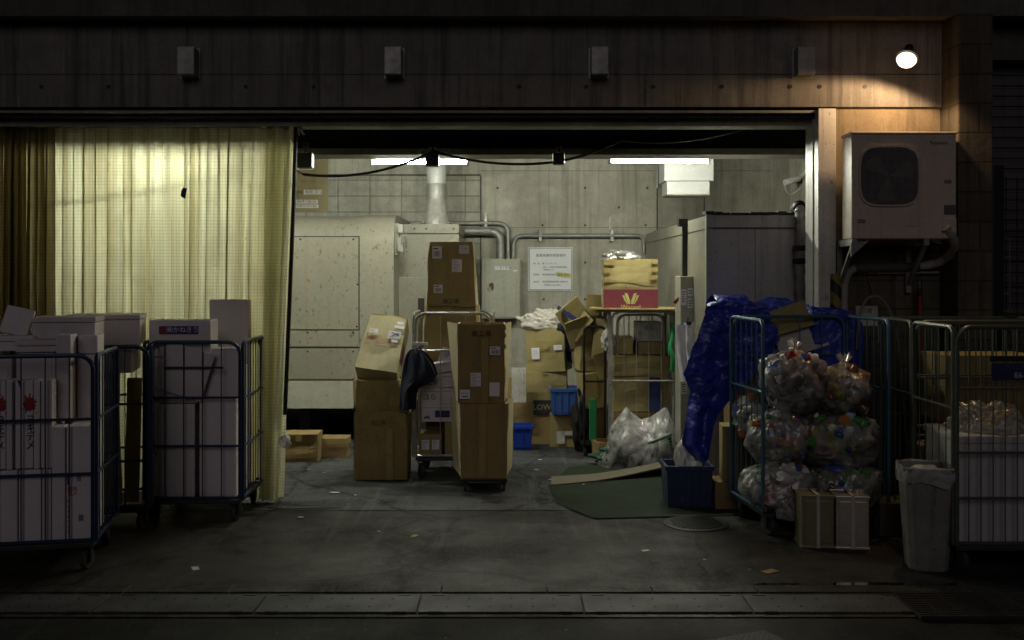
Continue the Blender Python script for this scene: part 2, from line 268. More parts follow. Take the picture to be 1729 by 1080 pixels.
def floor_mat(name, base, aggregate, wet):
    m, nt, out = new_mat(name); L = nt.links; p = nd(nt, 'ShaderNodeBsdfPrincipled'); L.new(p.outputs[0], out.inputs[0]); p.inputs['Specular IOR Level'].default_value = 0.16
    v = mapping(nt); a = noi(nt, v, 0.7, 6, 0.65); b = noi(nt, v, 6, 6, 0.7); g = noi(nt, v, aggregate, 3, 0.8)
    sm = noi(nt, mapping(nt, (0.5, 2.2, 1)), 3, 5, 0.65)
    c = mixc(nt, ramp(nt, a, 0.38, 0.62), base, tuple(x * 0.42 for x in base))
    c = mixc(nt, mul(nt, ramp(nt, b, 0.48, 0.72), 0.5), c, tuple(x * 0.45 for x in base))
    c = mixc(nt, mul(nt, ramp(nt, sm, 0.55, 0.75), 0.4), c, tuple(x * 1.6 for x in base))
    c = mixc(nt, mul(nt, ramp(nt, g, 0.56, 0.66), 0.75), c, tuple(x * 2.3 for x in base))
    c = mixc(nt, mul(nt, ramp(nt, g, 0.32, 0.42, (1, 1, 1, 1), (0, 0, 0, 1)), 0.7), c, tuple(x * 0.2 for x in base))
    sk = noi(nt, v, 34, 2, 0.5); c = mixc(nt, mul(nt, ramp(nt, sk, 0.755, 0.775), 0.7), c, (0.3, 0.3, 0.29))
    wn = nd(nt, 'ShaderNodeTexNoise'); wn.inputs['Scale'].default_value = 3; wn.inputs['Detail'].default_value = 6; L.new(v, wn.inputs['Vector'])
    wa = nd(nt, 'ShaderNodeVectorMath', operation='MULTIPLY_ADD'); wa.inputs[1].default_value = (0.35, 0.35, 0); L.new(wn.outputs['Color'], wa.inputs[0]); L.new(v, wa.inputs[2])
    ck = nd(nt, 'ShaderNodeTexVoronoi', feature='DISTANCE_TO_EDGE'); ck.inputs['Scale'].default_value = 0.62; L.new(wa.outputs[0], ck.inputs['Vector'])
    c = mixc(nt, mul(nt, ramp(nt, ck.outputs['Distance'], 0.004, 0.011, (1, 1, 1, 1), (0, 0, 0, 1)), 0.75), c, (0.008, 0.008, 0.008))
    st3 = noi(nt, v, 1.9, 6, 0.72); c = mixc(nt, mul(nt, ramp(nt, st3, 0.55, 0.63), 0.85), c, tuple(x * 0.15 for x in base))
    tk_ = noi(nt, mapping(nt, (3.2, 0.22, 1), loc=(1, 4, 0)), 2.2, 5, 0.6); c = mixc(nt, mul(nt, ramp(nt, tk_, 0.57, 0.66), 0.4), c, tuple(x * 1.9 for x in base))
    L.new(c, p.inputs['Base Color'])
    rr = nd(nt, 'ShaderNodeMapRange'); rr.inputs[1].default_value = 0.35; rr.inputs[2].default_value = 0.65; rr.inputs[3].default_value = wet; rr.inputs[4].default_value = 0.9
    L.new(a, rr.inputs[0]); L.new(rr.outputs[0], p.inputs['Roughness'])
    bn = nd(nt, 'ShaderNodeBump'); bn.inputs['Strength'].default_value = 0.5; bn.inputs['Distance'].default_value = 0.006; L.new(g, bn.inputs['Height']); L.new(bn.outputs[0], p.inputs['Normal'])
floor_mat('floor_concrete', (0.050, 0.047, 0.042), 52, 0.36); floor_mat('floor_inside', (0.080, 0.081, 0.086), 70, 0.40); floor_mat('asphalt', (0.021, 0.020, 0.019), 60, 0.6)
def checker():
    m, nt, out = new_mat('checker_plate'); L = nt.links; p = nd(nt, 'ShaderNodeBsdfPrincipled'); L.new(p.outputs[0], out.inputs[0])
    p.inputs['Metallic'].default_value = 0.1; p.inputs['Specular IOR Level'].default_value = 0.2
    v = mapping(nt); a = noi(nt, v, 3, 5, 0.6)
    L.new(mixc(nt, ramp(nt, a, 0.35, 0.7), (0.085, 0.085, 0.095), (0.04, 0.038, 0.038)), p.inputs['Base Color'])
    rr = nd(nt, 'ShaderNodeMapRange'); rr.inputs[3].default_value = 0.42; rr.inputs[4].default_value = 0.75; L.new(a, rr.inputs[0]); L.new(rr.outputs[0], p.inputs['Roughness'])
    ck = nd(nt, 'ShaderNodeTexVoronoi', feature='F1', distance='CHEBYCHEV'); ck.inputs['Scale'].default_value = 42; ck.inputs['Randomness'].default_value = 0
    mp = nd(nt, 'ShaderNodeMapping'); mp.inputs['Rotation'].default_value = (0, 0, R(45)); tc = nd(nt, 'ShaderNodeTexCoord'); L.new(tc.outputs['Object'], mp.inputs[0]); L.new(mp.outputs[0], ck.inputs['Vector'])
    bn = nd(nt, 'ShaderNodeBump'); bn.inputs['Strength'].default_value = 0.9; bn.inputs['Distance'].default_value = 0.008; L.new(ramp(nt, ck.outputs['Distance'], 0.25, 0.4, (1, 1, 1, 1), (0, 0, 0, 1)), bn.inputs['Height']); L.new(bn.outputs[0], p.inputs['Normal'])
checker()
def water():
    m, nt, out = new_mat('wet'); p = nd(nt, 'ShaderNodeBsdfPrincipled'); nt.links.new(p.outputs[0], out.inputs[0]); p.inputs['Base Color'].default_value = (0.006, 0.006, 0.006, 1); p.inputs['Roughness'].default_value = 0.03; p.inputs['Specular IOR Level'].default_value = 0.8
water()

# ------------------------------------------------------------------ mesh helpers
class MB:
    def __init__(s): s.v = []; s.f = []; s.m = []
    def add(s, vs, fs, mi=0):
        b = len(s.v); s.v += [Vector(p) for p in vs]
        for f in fs: s.f.append([i + b for i in f]); s.m.append(mi)
        return s
    def box(s, x0, x1, y0, y1, z0, z1, mi=0, mat=None):
        vs = [Vector(p) for p in ((x0,y0,z0),(x1,y0,z0),(x1,y1,z0),(x0,y1,z0),(x0,y0,z1),(x1,y0,z1),(x1,y1,z1),(x0,y1,z1))]
        if mat: vs = [mat @ p for p in vs]
        return s.add(vs, [(0,3,2,1),(4,5,6,7),(0,1,5,4),(1,2,6,5),(2,3,7,6),(3,0,4,7)], mi)
    def bar(s, a, b, wd, th, mi=0):
        a, b = Vector(a), Vector(b); d = (b - a); q = d.to_track_quat('Z', 'Y').to_matrix().to_4x4(); q.translation = a
        return s.box(-wd/2, wd/2, -th/2, th/2, 0, d.length, mi, q)
    def tube(s, path, r, n=8, mi=0, cap=True):
        path = [Vector(p) for p in path]; N = len(path); up = None; base = len(s.v)
        for i, p in enumerate(path):
            t = (path[min(i+1, N-1)] - path[max(i-1, 0)]).normalized()
            if up is None: up = Vector((0,0,1)) if abs(t.z) < 0.9 else Vector((1,0,0))
            u = (up - t * up.dot(t)).normalized(); w_ = t.cross(u); up = u
            rr = r[i] if isinstance(r, (list, tuple)) else r
            for k in range(n): a = 2*pi*k/n; s.v.append(p + (u*cos(a) + w_*sin(a))*rr)
        for i in range(N-1):
            for k in range(n):
                k2 = (k+1) % n
                s.f.append([base+i*n+k, base+i*n+k2, base+(i+1)*n+k2, base+(i+1)*n+k]); s.m.append(mi)
        if cap:
            s.f.append([base+k for k in range(n)][::-1]); s.m.append(mi)
            s.f.append([base+(N-1)*n+k for k in range(n)]); s.m.append(mi)
        return s
    def lathe(s, prof, c=(0,0,0), n=20, axis='Z', mi=0):
        base = len(s.v); c = Vector(c)
        for r_, h in prof:
            for k in range(n):
                a = 2*pi*k/n
                o = Vector((r_*cos(a), r_*sin(a), h)) if axis == 'Z' else (Vector((r_*cos(a), h, r_*sin(a))) if axis == 'Y' else Vector((h, r_*cos(a), r_*sin(a))))
                s.v.append(c + o)
        for i in range(len(prof)-1):
            for k in range(n):
                k2 = (k+1) % n; s.f.append([base+i*n+k, base+i*n+k2, base+(i+1)*n+k2, base+(i+1)*n+k]); s.m.append(mi)
        s.f.append([base+k for k in range(n)][::-1]); s.m.append(mi); s.f.append([base+(len(prof)-1)*n+k for k in range(n)]); s.m.append(mi)
        return s
    def prism(s, poly, y0, y1, mi=0, mat=None):       # polygon in x,z extruded along y
        n = len(poly); vs = [Vector((x, y0, z)) for x, z in poly] + [Vector((x, y1, z)) for x, z in poly]
        if mat: vs = [mat @ p for p in vs]
        return s.add(vs, [tuple(range(n)), tuple(range(2*n-1, n-1, -1))] + [(i, i+n, (i+1) % n + n, (i+1) % n) for i in range(n)], mi)
    def quad(s, pts, mi=0): return s.add(pts, [tuple(range(len(pts)))], mi)
    def build(s, name, mats, parent=None, bevel=0.0, smooth=False, seg=2, loc=None):
        me = bpy.data.meshes.new(name); me.from_pydata([tuple(p) for p in s.v], [], s.f)
        mats = [mats] if isinstance(mats, str) else mats
        for mm in mats: me.materials.append(M[mm])
        for p, i in zip(me.polygons, s.m): p.material_index = i
        bm = bmesh.new(); bm.from_mesh(me); bmesh.ops.recalc_face_normals(bm, faces=bm.faces)
        if bevel:
            es = [e for e in bm.edges if len(e.link_faces) == 2 and e.calc_face_angle(0) > 0.5]
            bmesh.ops.bevel(bm, geom=es, offset=bevel, segments=seg, affect='EDGES', profile=0.6, clamp_overlap=True)
        if smooth:
            for f in bm.faces: f.smooth = True
            for e in bm.edges:
                if len(e.link_faces) == 2 and e.calc_face_angle(0) > 0.7: e.smooth = False
        bm.to_mesh(me); bm.free()
        o = bpy.data.objects.new(name, me); COL.objects.link(o)
        if parent: o.parent = parent
        if loc: o.location = loc
        return o
def each(m, name, mats, parent=None, **kw):
    par = list(range(len(m.v)))
    def fnd(a):
        while par[a] != a: par[a] = par[par[a]]; a = par[a]
        return a
    for f in m.f:
        for q_ in f[1:]: par[fnd(q_)] = fnd(f[0])
    grp = {}
    for f, mi in zip(m.f, m.m): grp.setdefault(fnd(f[0]), []).append((f, mi))
    for fs in grp.values():
        ids = sorted({i for f, _ in fs for i in f}); mp = {a: b for b, a in enumerate(ids)}; c = MB()
        c.add([m.v[i] for i in ids], []); c.f = [[mp[i] for i in f] for f, _ in fs]; c.m = [mi for _, mi in fs]
        c.build(name, mats, parent, **kw)
MB.each = each
def tag(o, label, cat, group=None, kind=None):
    if label: o['label'] = label
    if cat: o['category'] = cat
    if group: o['group'] = group
    if kind: o['kind'] = kind
    return o
def thing(name, label, cat, loc=(0,0,0), rot=(0,0,0), group=None):
    o = bpy.data.objects.new(name, None); COL.objects.link(o); o.location = loc
    o.rotation_euler = rot if isinstance(rot, (tuple, list)) else (0, 0, rot)
    o.empty_display_size = 0.1
    return tag(o, label, cat, group)
def struct(o): o['kind'] = 'structure'; return o
def text(body, size, mat, parent, loc, rot=(R(90), 0, 0), name='lettering', sx=1.0, align='CENTER'):
    c = bpy.data.curves.new('t', 'FONT'); c.body = body; c.size = size; c.align_x = align; c.align_y = 'CENTER'; c.resolution_u = 2; c.space_line = 0.9
    t = bpy.data.objects.new('t', c); COL.objects.link(t); bpy.context.view_layer.update()
    me = bpy.data.meshes.new_from_object(t.evaluated_get(bpy.context.evaluated_depsgraph_get()))
    bpy.data.objects.remove(t); me.materials.clear(); me.materials.append(M[mat]); me.name = name
    if sx != 1: me.transform(Matrix.Diagonal((sx, 1, 1, 1)))
    o = bpy.data.objects.new(name, me); COL.objects.link(o); o.parent = parent; o.location = loc; o.rotation_euler = rot
    return o
def arc(cx, cz, r, a0, a1, n=6): return [(cx + r*cos(R(a0 + (a1-a0)*i/n)), cz + r*sin(R(a0 + (a1-a0)*i/n))) for i in range(n+1)]
def catenary(a, b, sag, n=14):
    a, b = Vector(a), Vector(b); return [a.lerp(b, i/n) - Vector((0, 0, sag*4*(i/n)*(1-i/n))) for i in range(n+1)]
def smoothpath(pts, k=5):
    pts = [Vector(p) for p in pts]; out = []
    for i in range(len(pts)-1):
        p0, p1, p2, p3 = pts[max(i-1,0)], pts[i], pts[i+1], pts[min(i+2, len(pts)-1)]
        for j in range(k):
            t = j/k; out.append(0.5*((2*p1) + (p2-p0)*t + (2*p0-5*p1+4*p2-p3)*t*t + (3*p1-p0-3*p2+p3)*t**3))
    out.append(pts[-1]); return out

# ------------------------------------------------------------------ ground
def sheet(name, mat, x0, x1, y0, y1, z): return struct(MB().quad([(x0,y0,z),(x1,y0,z),(x1,y1,z),(x0,y1,z)]).build(name, mat))
FD = 7.9                                              # facade plane
sheet('ground', 'asphalt', -120, 120, -60, 120, -0.012)
sheet('road', 'asphalt', -60, 60, -20, 5.40, -0.006)
sheet('pavement', 'floor_concrete', -14, 14, 5.40, FD - 0.06, 0.0)
sheet('garage_floor', 'floor_inside', -6.2, 3.4, FD - 0.06, 13.0, 0.004)
k = MB()
x = -7.0
while x < 7:
    k.box(x, x + 0.596, 5.80, 5.93, -0.02, 0.008); x += 0.60
struct(k.build('kerb', 'floor_concrete', bevel=0.004, seg=1))
pd = MB(); pts = []
for i in range(40):
    a = 2*pi*i/40; rr = 1 + 0.25*noise.noise((cos(a)*2, sin(a)*2, 3.1)); pts.append((1.98 + 0.62*rr*cos(a), 5.965 + 0.028*rr*sin(a), 0.0045))
struct(pd.quad(pts).build('puddle', 'wet'))
pd = MB(); pts = []
for i in range(40):
    a = 2*pi*i/40; rr = 1 + 0.3*noise.noise((cos(a)*2, sin(a)*2, 8.1)); pts.append((-1.62 + 0.30*rr*cos(a), FD + 0.02 + 0.035*rr*sin(a), 0.0085))
struct(pd.quad(pts).build('puddle', 'wet'))

def plate(i, x0, x1):
    t = thing('drain_cover', None, 'drain cover', ((x0+x1)/2, 5.60, 0))
    wd = (x1-x0)/2 - 0.005
    b = MB().box(-wd, wd, -0.15, 0.15, -0.01, 0.010); b.build('plate', 'checker_plate', t, bevel=0.003, seg=1)
    n = MB()
    for sx in (-wd + 0.09, wd - 0.09):
        for sy in (-0.152, 0.128): n.box(sx-0.035, sx+0.035, sy, sy+0.024, 0.0085, 0.0125)
    for j in range(6):
        for sy in (-0.06, 0.07): n.lathe([(0.006, 0.0105), (0.006, 0.0125)], (-wd + 0.15 + j*(2*wd-0.3)/5, sy, 0), 8)
    n.each('lifting_notch', 'print_black', t); return t
xs = [PX(q, 5.6) for q in (-90, 172, 440, 708, 983, 1262, 1545)]
names = ['checkered steel drain cover at the far left, half under the dark', 'second checkered steel drain cover from the left end', 'checkered steel drain cover straight below the left stack of cartons',
         'checkered steel drain cover in the middle below the carton on the dolly', 'brightest checkered steel drain cover just right of the middle', 'checkered steel drain cover beside the bar grating']
for i in range(6): tag(plate(i, xs[i], xs[i+1]), names[i], None, 'steel drain covers along the kerb')
g = thing('drain_grating', 'black steel bar grating over the drain at the right end', 'grating', (PX(1650, 5.5), 5.54, 0))
b = MB(); b.box(-0.36, 1.2, -0.2, 0.21, -0.02, 0.002); b.build('drain_pit', 'print_black', g)
b = MB()
for i in range(14): yy = -0.19 + i*0.03; b.box(-0.36, 1.2, yy, yy+0.010, 0.003, 0.022)
for i in range(14): xx = -0.36 + i*0.12; b.box(xx-0.004, xx+0.004, -0.195, 0.205, 0.004, 0.019)
b.build('bars', 'cast_iron', g)
mh = thing('manhole_cover', 'round iron manhole cover in the pavement near the blue crate', 'manhole cover', (PX(1177, 7.38), 7.42, 0))
b = MB().lathe([(0.235, -0.01), (0.235, 0.006), (0.215, 0.010), (0.0, 0.010)], n=40); b.build('frame', 'cast_iron', mh)
b = MB()
for i in range(-8, 9):
    for j in range(-8, 9):
        if i*i + j*j < 64: b.box(i*0.024-0.008, i*0.024+0.008, j*0.024-0.008, j*0.024+0.008, 0.009, 0.014)
b.build('tread', 'cast_iron', mh)
b = MB()
pl = [(925,822),(940,852),(1003,877),(1258,870),(1262,786),(1120,772),(960,790)]
vs_ = [Vector((PX(x_, H*F/(y_-HZ)), H*F/(y_-HZ), 0.010)) for x_, y_ in pl]
tag(b.quad(vs_).build('floor_mat', 'green_mat'), 'worn green floor mat under the dark blue crate', 'mat')
# lifted board lying on the mat
b = MB(); n = 10
for i in range(n+1):
    u = i/n; z = 0.02 + 0.075*max(0, (u-0.35)/0.65)**1.3
    for (xa, ya, xb, yb) in [(930, 822, 1123, 800)]:
        D0 = H*F/(ya-HZ); D1 = H*F/(yb-HZ) * 0.985
        X0 = PX(xa, D0); X1 = PX(xb, D1); a = Vector((X0 + (X1-X0)*u, D0 + (D1-D0)*u, z)); c = a + Vector((0.02, 0.36 - 0.06*u, -0.01*u))
        for zz in (0, -0.012): b.v += [a + Vector((0,0,zz)), c + Vector((0,0,zz))]
for i in range(n):
    o = i*4
    for f in ((o, o+1, o+5, o+4), (o+2, o+6, o+7, o+3), (o, o+4, o+6, o+2), (o+1, o+3, o+7, o+5)): b.f.append(list(f)); b.m.append(0)
b.f.append([0, 2, 3, 1]); b.m.append(0); o = n*4; b.f.append([o, o+1, o+3, o+2]); b.m.append(0)
tag(b.build('plywood_sheet', 'board'), 'bent brown board lying on the green mat before the clear bag', 'board')
random.seed(5)
for (x_, y_, s_) in [(565,834,.035),(507,876,.02),(600,838,.012),(520,795,.012),(547,800,.01),(930,812,.02),(905,795,.02),(912,778,.016),(860,792,.012),(640,900,.01),(470,822,.012),(985,820,.01),(1265,965,.008),(1190,948,.008)]:
    D = H*F/(y_-HZ); b = MB(); pts = [(s_*(1+.5*random.random())*cos(a+random.random()*.5), s_*.6*sin(a+random.random()*.4), 0.002*random.random()) for a in [0,1.1,2.2,3.3,4.4,5.4]]
    o = b.add(pts + [(p[0]*0.95, p[1]*0.95, 0.005) for p in pts], [tuple(range(5,-1,-1)), tuple(range(6,12))] + [(i, (i+1)%6, (i+1)%6+6, i+6) for i in range(6)]).build('paper_scrap', 'paper', loc=(PX(x_, D), D, 0.011))
    tag(o, 'tiny white paper scrap lying on the bare floor', 'litter', 'paper scraps on the floor')

# ------------------------------------------------------------------ building
BW = 12.9; RX = PX(1305, BW)                           # back wall and right inner wall
ZB = PZ(180, FD); ZT = PZ(42, FD)
bl = thing('concrete_building', 'stained concrete building with an open loading bay and a lit back room', 'building', (0, FD, 0))
def bpart(name, mat, boxes, bevel=0.0, **kw):
    for x0,x1,y0,y1,z0,z1 in boxes: o = MB().box(x0, x1, y0-FD, y1-FD, z0, z1).build(name, mat, bl, bevel=bevel, **kw)
    return o
JX = PX(1411, FD)
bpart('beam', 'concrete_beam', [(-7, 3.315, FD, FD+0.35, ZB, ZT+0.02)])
bpart('formwork_seam', 'print_black', [(-7, 3.31, FD-0.003, FD+0.01, PZ(125.3,FD)-0.003, PZ(125.3,FD)+0.002)] + [(PX(q,FD)-0.002, PX(q,FD)+0.002, FD-0.003, FD+0.01, ZB+0.01, PZ(125.6,FD)) for q in (250, 540, 775, 1090)])
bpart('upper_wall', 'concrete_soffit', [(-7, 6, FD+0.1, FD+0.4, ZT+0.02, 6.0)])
bpart('added_canopy', 'concrete_soffit', [(-7, 6, FD-0.16, FD+0.095, ZT+0.03, ZT+0.16)])  # overhang added to darken this strip and shade the top of the beam
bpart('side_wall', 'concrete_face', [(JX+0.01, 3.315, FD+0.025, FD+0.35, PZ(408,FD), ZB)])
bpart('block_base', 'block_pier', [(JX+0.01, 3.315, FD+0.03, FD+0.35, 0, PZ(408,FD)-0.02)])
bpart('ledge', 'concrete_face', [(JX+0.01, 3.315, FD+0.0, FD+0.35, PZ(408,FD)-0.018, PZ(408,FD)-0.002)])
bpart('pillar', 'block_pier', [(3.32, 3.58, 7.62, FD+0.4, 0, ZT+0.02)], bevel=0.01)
bpart('left_pier', 'concrete_beam', [(-7, -5.3, FD+0.005, FD+0.4, 0, ZB-0.005)])
bpart('back_wall', 'concrete_wall', [(-6.3, RX+0.3, BW, BW+0.3, -0.1, 3.6)])
bpart('block_infill', 'block_wall', [(PX(440,BW), PX(810,BW), BW-0.012, BW+0.01, 0, PZ(297,BW))])
bpart('infill_edge', 'concrete_soffit', [(PX(440,BW), PX(812,BW), BW-0.02, BW+0.01, PZ(297,BW), PZ(294,BW)), (PX(810.5,BW), PX(813,BW), BW-0.018, BW+0.01, 0, PZ(297.5,BW))])
bpart('inner_wall', 'concrete_wall', [(RX, RX+0.3, FD+0.36, BW-0.005, -0.1, 3.6), (-6.3, -6.0, FD+0.41, BW-0.005, -0.1, 3.6)])
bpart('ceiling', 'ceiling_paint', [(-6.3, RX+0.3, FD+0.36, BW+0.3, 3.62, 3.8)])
# deep dark beam in the room, its lit bottom flange and a smaller pipe tray
BD = 9.0
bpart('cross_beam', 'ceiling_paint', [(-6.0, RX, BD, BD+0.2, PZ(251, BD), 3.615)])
bpart('beam_flange', 'steel_flange', [(-6.0, RX, BD-0.05, BD+0.28, PZ(262, BD), PZ(251.5, BD))])
bpart('bolt_row', 'steel_flange', [(x_, x_+0.03, BD-0.053, BD-0.04, PZ(256.6,BD), PZ(253,BD)) for x_ in [-1.9+0.55*i for i in range(9)]])
# opening frame
bpart('lintel', 'lintel_steel', [(-5.3, PX(1372,8.1), 8.06, 8.24, PZ(213,8.06), PZ(200,8.06))])
bpart('lintel_slot', 'dark_steel', [(-5.3, PX(1376,8.0), 7.98, 8.25, PZ(198,7.98), ZB-0.004)])
bpart('rail_lip', 'lintel_steel', [(-5.3, PX(1400,7.94), 7.93, 7.975, PZ(190,7.93), PZ(186,7.93))])
bpart('jamb', 'grey_paint', [(PX(1366,8.1), PX(1375,8.1), 8.0, 8.2, 0, PZ(196,8.0))], bevel=0.004, seg=1)
bpart('jamb', 'jamb_steel', [(PX(1381,FD), JX, FD-0.01, FD+0.3, 0, PZ(183,FD))], bevel=0.004, seg=1)
bpart('jamb_groove', 'print_black', [(PX(1375.5,8.0), PX(1382,8.0), 7.99, 8.18, 0, PZ(197,8.0))])
# tie holes of the formwork
th = MB()
for q in (70, 183, 415, 530, 877, 990, 1103, 1219, 1334, 1384, 1460): th.lathe([(0.016, -0.004), (0.016, 0.01)], (PX(q, FD), 0, PZ(146, FD)), 10, 'Y')
th.each('tie_hole', 'print_black', bl)
th = MB()
for qx, qy in ((840,317),(988,317),(1093,317),(916,380),(988,380),(1090,380),(988,443),(918,505),(988,505),(1045,350)): th.lathe([(0.016, -0.004), (0.016, 0.01)], (PX(qx, BW), BW-FD, PZ(qy, BW)), 10, 'Y')
th.each('tie_hole', 'concrete_soffit', bl)
bpart('pour_line', 'concrete_soffit', [(PX(812,BW), RX, BW-0.003, BW+0.01, PZ(288,BW)-0.003, PZ(288,BW)+0.002), (PX(966,BW)-0.002, PX(966,BW)+0.002, BW-0.003, BW+0.01, PZ(380,BW), PZ(288,BW)), (PX(1188,BW), PX(1190,BW), BW-0.003, BW+0.01, PZ(400,BW), PZ(262,BW)), (PX(812,BW), PX(1130,BW), BW-0.004, BW+0.01, PZ(384,BW)-0.003, PZ(384,BW)+0.002)])

# neighbour with a roller shutter at the right edge
nb = thing('shutter_building', 'neighbouring dark building with a closed roller shutter', 'building', (4.6, 8.1, 0))
b = MB(); z = 0.02
while z < PZ(112, 8.1):
    b.prism([(-1.0, z), (1.4, z), (1.4, z+0.058), (-1.0, z+0.058)], -0.012, 0.02); b.box(-1.0, 1.4, 0.0, 0.03, z+0.058, z+0.082); z += 0.082
b.build('roller_shutter', 'shutter_paint', nb, bevel=0.004, seg=1)
MB().box(-1.01, 2.0, -0.16, 0.3, PZ(108, 8.1), 6.0).build('wall', 'concrete_soffit', nb)
MB().box(-1.01, -0.95, -0.08, -0.013, 0, PZ(110, 8.1)).box(1.4, 2.0, -0.1, 0.3, 0, PZ(110,8.1)-0.01).build('guide_rail', 'dark_steel', nb)

# vents on the beam
for q, lb in ((313, 'pale sheet metal vent hood at the left end of the concrete beam'), (663, 'grey vent hood on the beam above the cream machine'), (1013, 'dim vent hood on the beam right of the middle'), (1362, 'vent hood on the beam nearest the lit lamp')):
    D = FD - 0.12; t = thing('vent_hood', lb, 'vent', (PX(q, D), FD - 0.002, PZ(125, D)), group='vent hoods along the beam')
    wv_ = 0.066; hh = PZ(78, D) - PZ(125, D)
    MB().prism([(-wv_, 0), (wv_, 0), (wv_, hh), (-wv_, hh)], -0.12, 0.0).build('hood', 'galvanised', t, bevel=0.006)
    MB().box(-wv_-0.012, wv_+0.012, -0.006, 0.001, -0.012, hh+0.012).build('flange', 'galvanised', t)

# ------------------------------------------------------------------ lamps
def tube_fixture(x0, x1, y, D, label):
    xa, xb = PX(x0, D), PX(x1, D); L = xb - xa; z = PZ(y, D)
    t = thing('fluorescent_light', label, 'ceiling light', ((xa+xb)/2, D, z), group='fluorescent lights under the ceiling')
    MB().lathe([(0.0165, -L/2+0.02), (0.0165, L/2-0.02)], n=12, axis='X').build('tube', 'tube_light', t, smooth=True)
    MB().prism([(-L/2, 0.035), (L/2, 0.035), (L/2, 0.10), (-L/2, 0.10)], 0.0, 0.09).build('housing', 'duct_white', t, bevel=0.004, seg=1)
    b = MB()
    for s in (-1, 1): b.box(s*L/2-0.012, s*L/2+0.012, -0.014, 0.03, -0.028, 0.034)
    b.each('socket', 'duct_white', t, bevel=0.003, seg=1)
    b = MB()
    for s in (-0.35, 0.35): b.tube([(s*L, 0.045, 0.10), (s*L, 0.045, 3.618-z)], 0.008, 6)
    b.each('hanger', 'galvanised', t)
tube_fixture(627, 790, 273.5, 9.6, 'lit fluorescent tube crossing in front of the vertical duct')
tube_fixture(1030, 1197, 271.5, 9.6, 'lit fluorescent tube in front of the white ceiling box')
tube_fixture(205, 368, 272, 9.6, 'lit fluorescent tube glowing through the drawn curtain')

fl = thing('flood_lamp', 'glowing round flood lamp on the concrete wall by the pillar', 'lamp', (PX(1531, 7.60), 7.60, PZ(99, 7.60)))
dirv = Vector((-0.34, -0.50, -0.78)).normalized(); q = dirv.to_track_quat('Z', 'Y').to_matrix().to_4x4()
def rotv(b): b.v = [q @ p for p in b.v]; return b
rotv(MB().lathe([(0.02, -0.01), (0.066, 0.0), (0.072, 0.012), (0.062, 0.034), (0.04, 0.046), (0.0, 0.05)], n=28)).build('bulb', 'bulb_light', fl, smooth=True)
rotv(MB().lathe([(0.03, -0.13), (0.038, -0.07), (0.055, -0.035), (0.082, -0.012), (0.084, -0.002), (0.0, -0.004)], n=24)).build('housing', 'black_plastic', fl, smooth=True)
MB().tube(smoothpath([(0.04, 0.08, 0.11), (0.06, 0.14, 0.13), (0.06, 0.24, 0.12)]), 0.012).build('arm', 'galvanised', fl)
sp = bpy.data.lights.new('flood_beam', 'SPOT'); so = bpy.data.objects.new('flood_beam', sp); COL.objects.link(so); so.parent = fl
def cone():
    lp = fl.location + dirv*0.10; pts = [(1310, 120), (1584, 176), (1479, 136)]; P = []
    for x_, y_ in pts: P.append((Vector((PX(x_, FD), FD, PZ(y_, FD))) - lp).normalized())
    n_ = Matrix([tuple(p) for p in P]).inverted() @ Vector((1, 1, 1)); return n_.normalized(), math.acos(max(-1, min(1, 1/n_.length)))
ax_, ha = cone()
sp.energy = LAMP; sp.color = (1.0, 0.62, 0.32); sp.shadow_soft_size = 0.05; sp.spot_size = min(R(178), 2*ha); sp.spot_blend = 0.22
so.location = (0, 0, 0); so.rotation_euler = ax_.to_track_quat('-Z', 'Y').to_euler()
fl['cone'] = math.degrees(ha); so.location = dirv * 0.10

# cable with clamp boxes hanging under the beam
CD = 8.7
t = thing('festoon_cable', 'sagging black cable strung below the dark beam', 'cable', (0, CD, 0))
def cpt(x_, y_, D=CD): return Vector((PX(x_, D), D - CD, PZ(y_, D)))
b = MB()
for a_, c_, sg in (((90,318),(470,262),0.05), ((470,262),(512,294),0.01), ((512,294),(733,255),0.085), ((733,255),(945,272),0.06), ((945,272),(1050,236),0.02), ((1050,236),(1258,216),0.06), ((-40,285),(90,318),0.06)):
    b.tube(catenary(cpt(*a_), cpt(*c_), sg), 0.011 if a_[0] > 300 and a_[0] != 470 and c_[0] != 470 else 0.006, 6)
b.build('cable', 'black_rubber', t, smooth=True)
for x_, y_, sz in ((730,270,.055), (943,268,.05), (516,271,.065)):
    c = cpt(x_, y_); b = MB().box(c.x-sz, c.x+sz, -0.05, 0.05, c.z-sz, c.z+sz); b.build('clamp_box', 'black_plastic', t, bevel=0.01)
    b = MB(); b.tube([(c.x, 0, c.z+sz), (c.x+0.01, 0, c.z+sz+0.07)], 0.012, 6); b.box(c.x-0.03, c.x+0.03, -0.02, 0.02, c.z+sz+0.05, c.z+sz+0.085)
    b.build('hook', 'dark_steel', t)
c0 = cpt(730, 258)
b = MB()
for i in range(9):
    random.seed(i); a = Vector((c0.x + random.uniform(-.16,.16), 0.02, c0.z + random.uniform(-.05,.04))); b.tube(smoothpath([a, a+Vector((random.uniform(-.05,.05),0,-.04)), c0 + Vector((random.uniform(-.05,.05), 0, -0.01))], 3), 0.0028, 5)
b.build('tie_wire', 'wire_chrome', t)

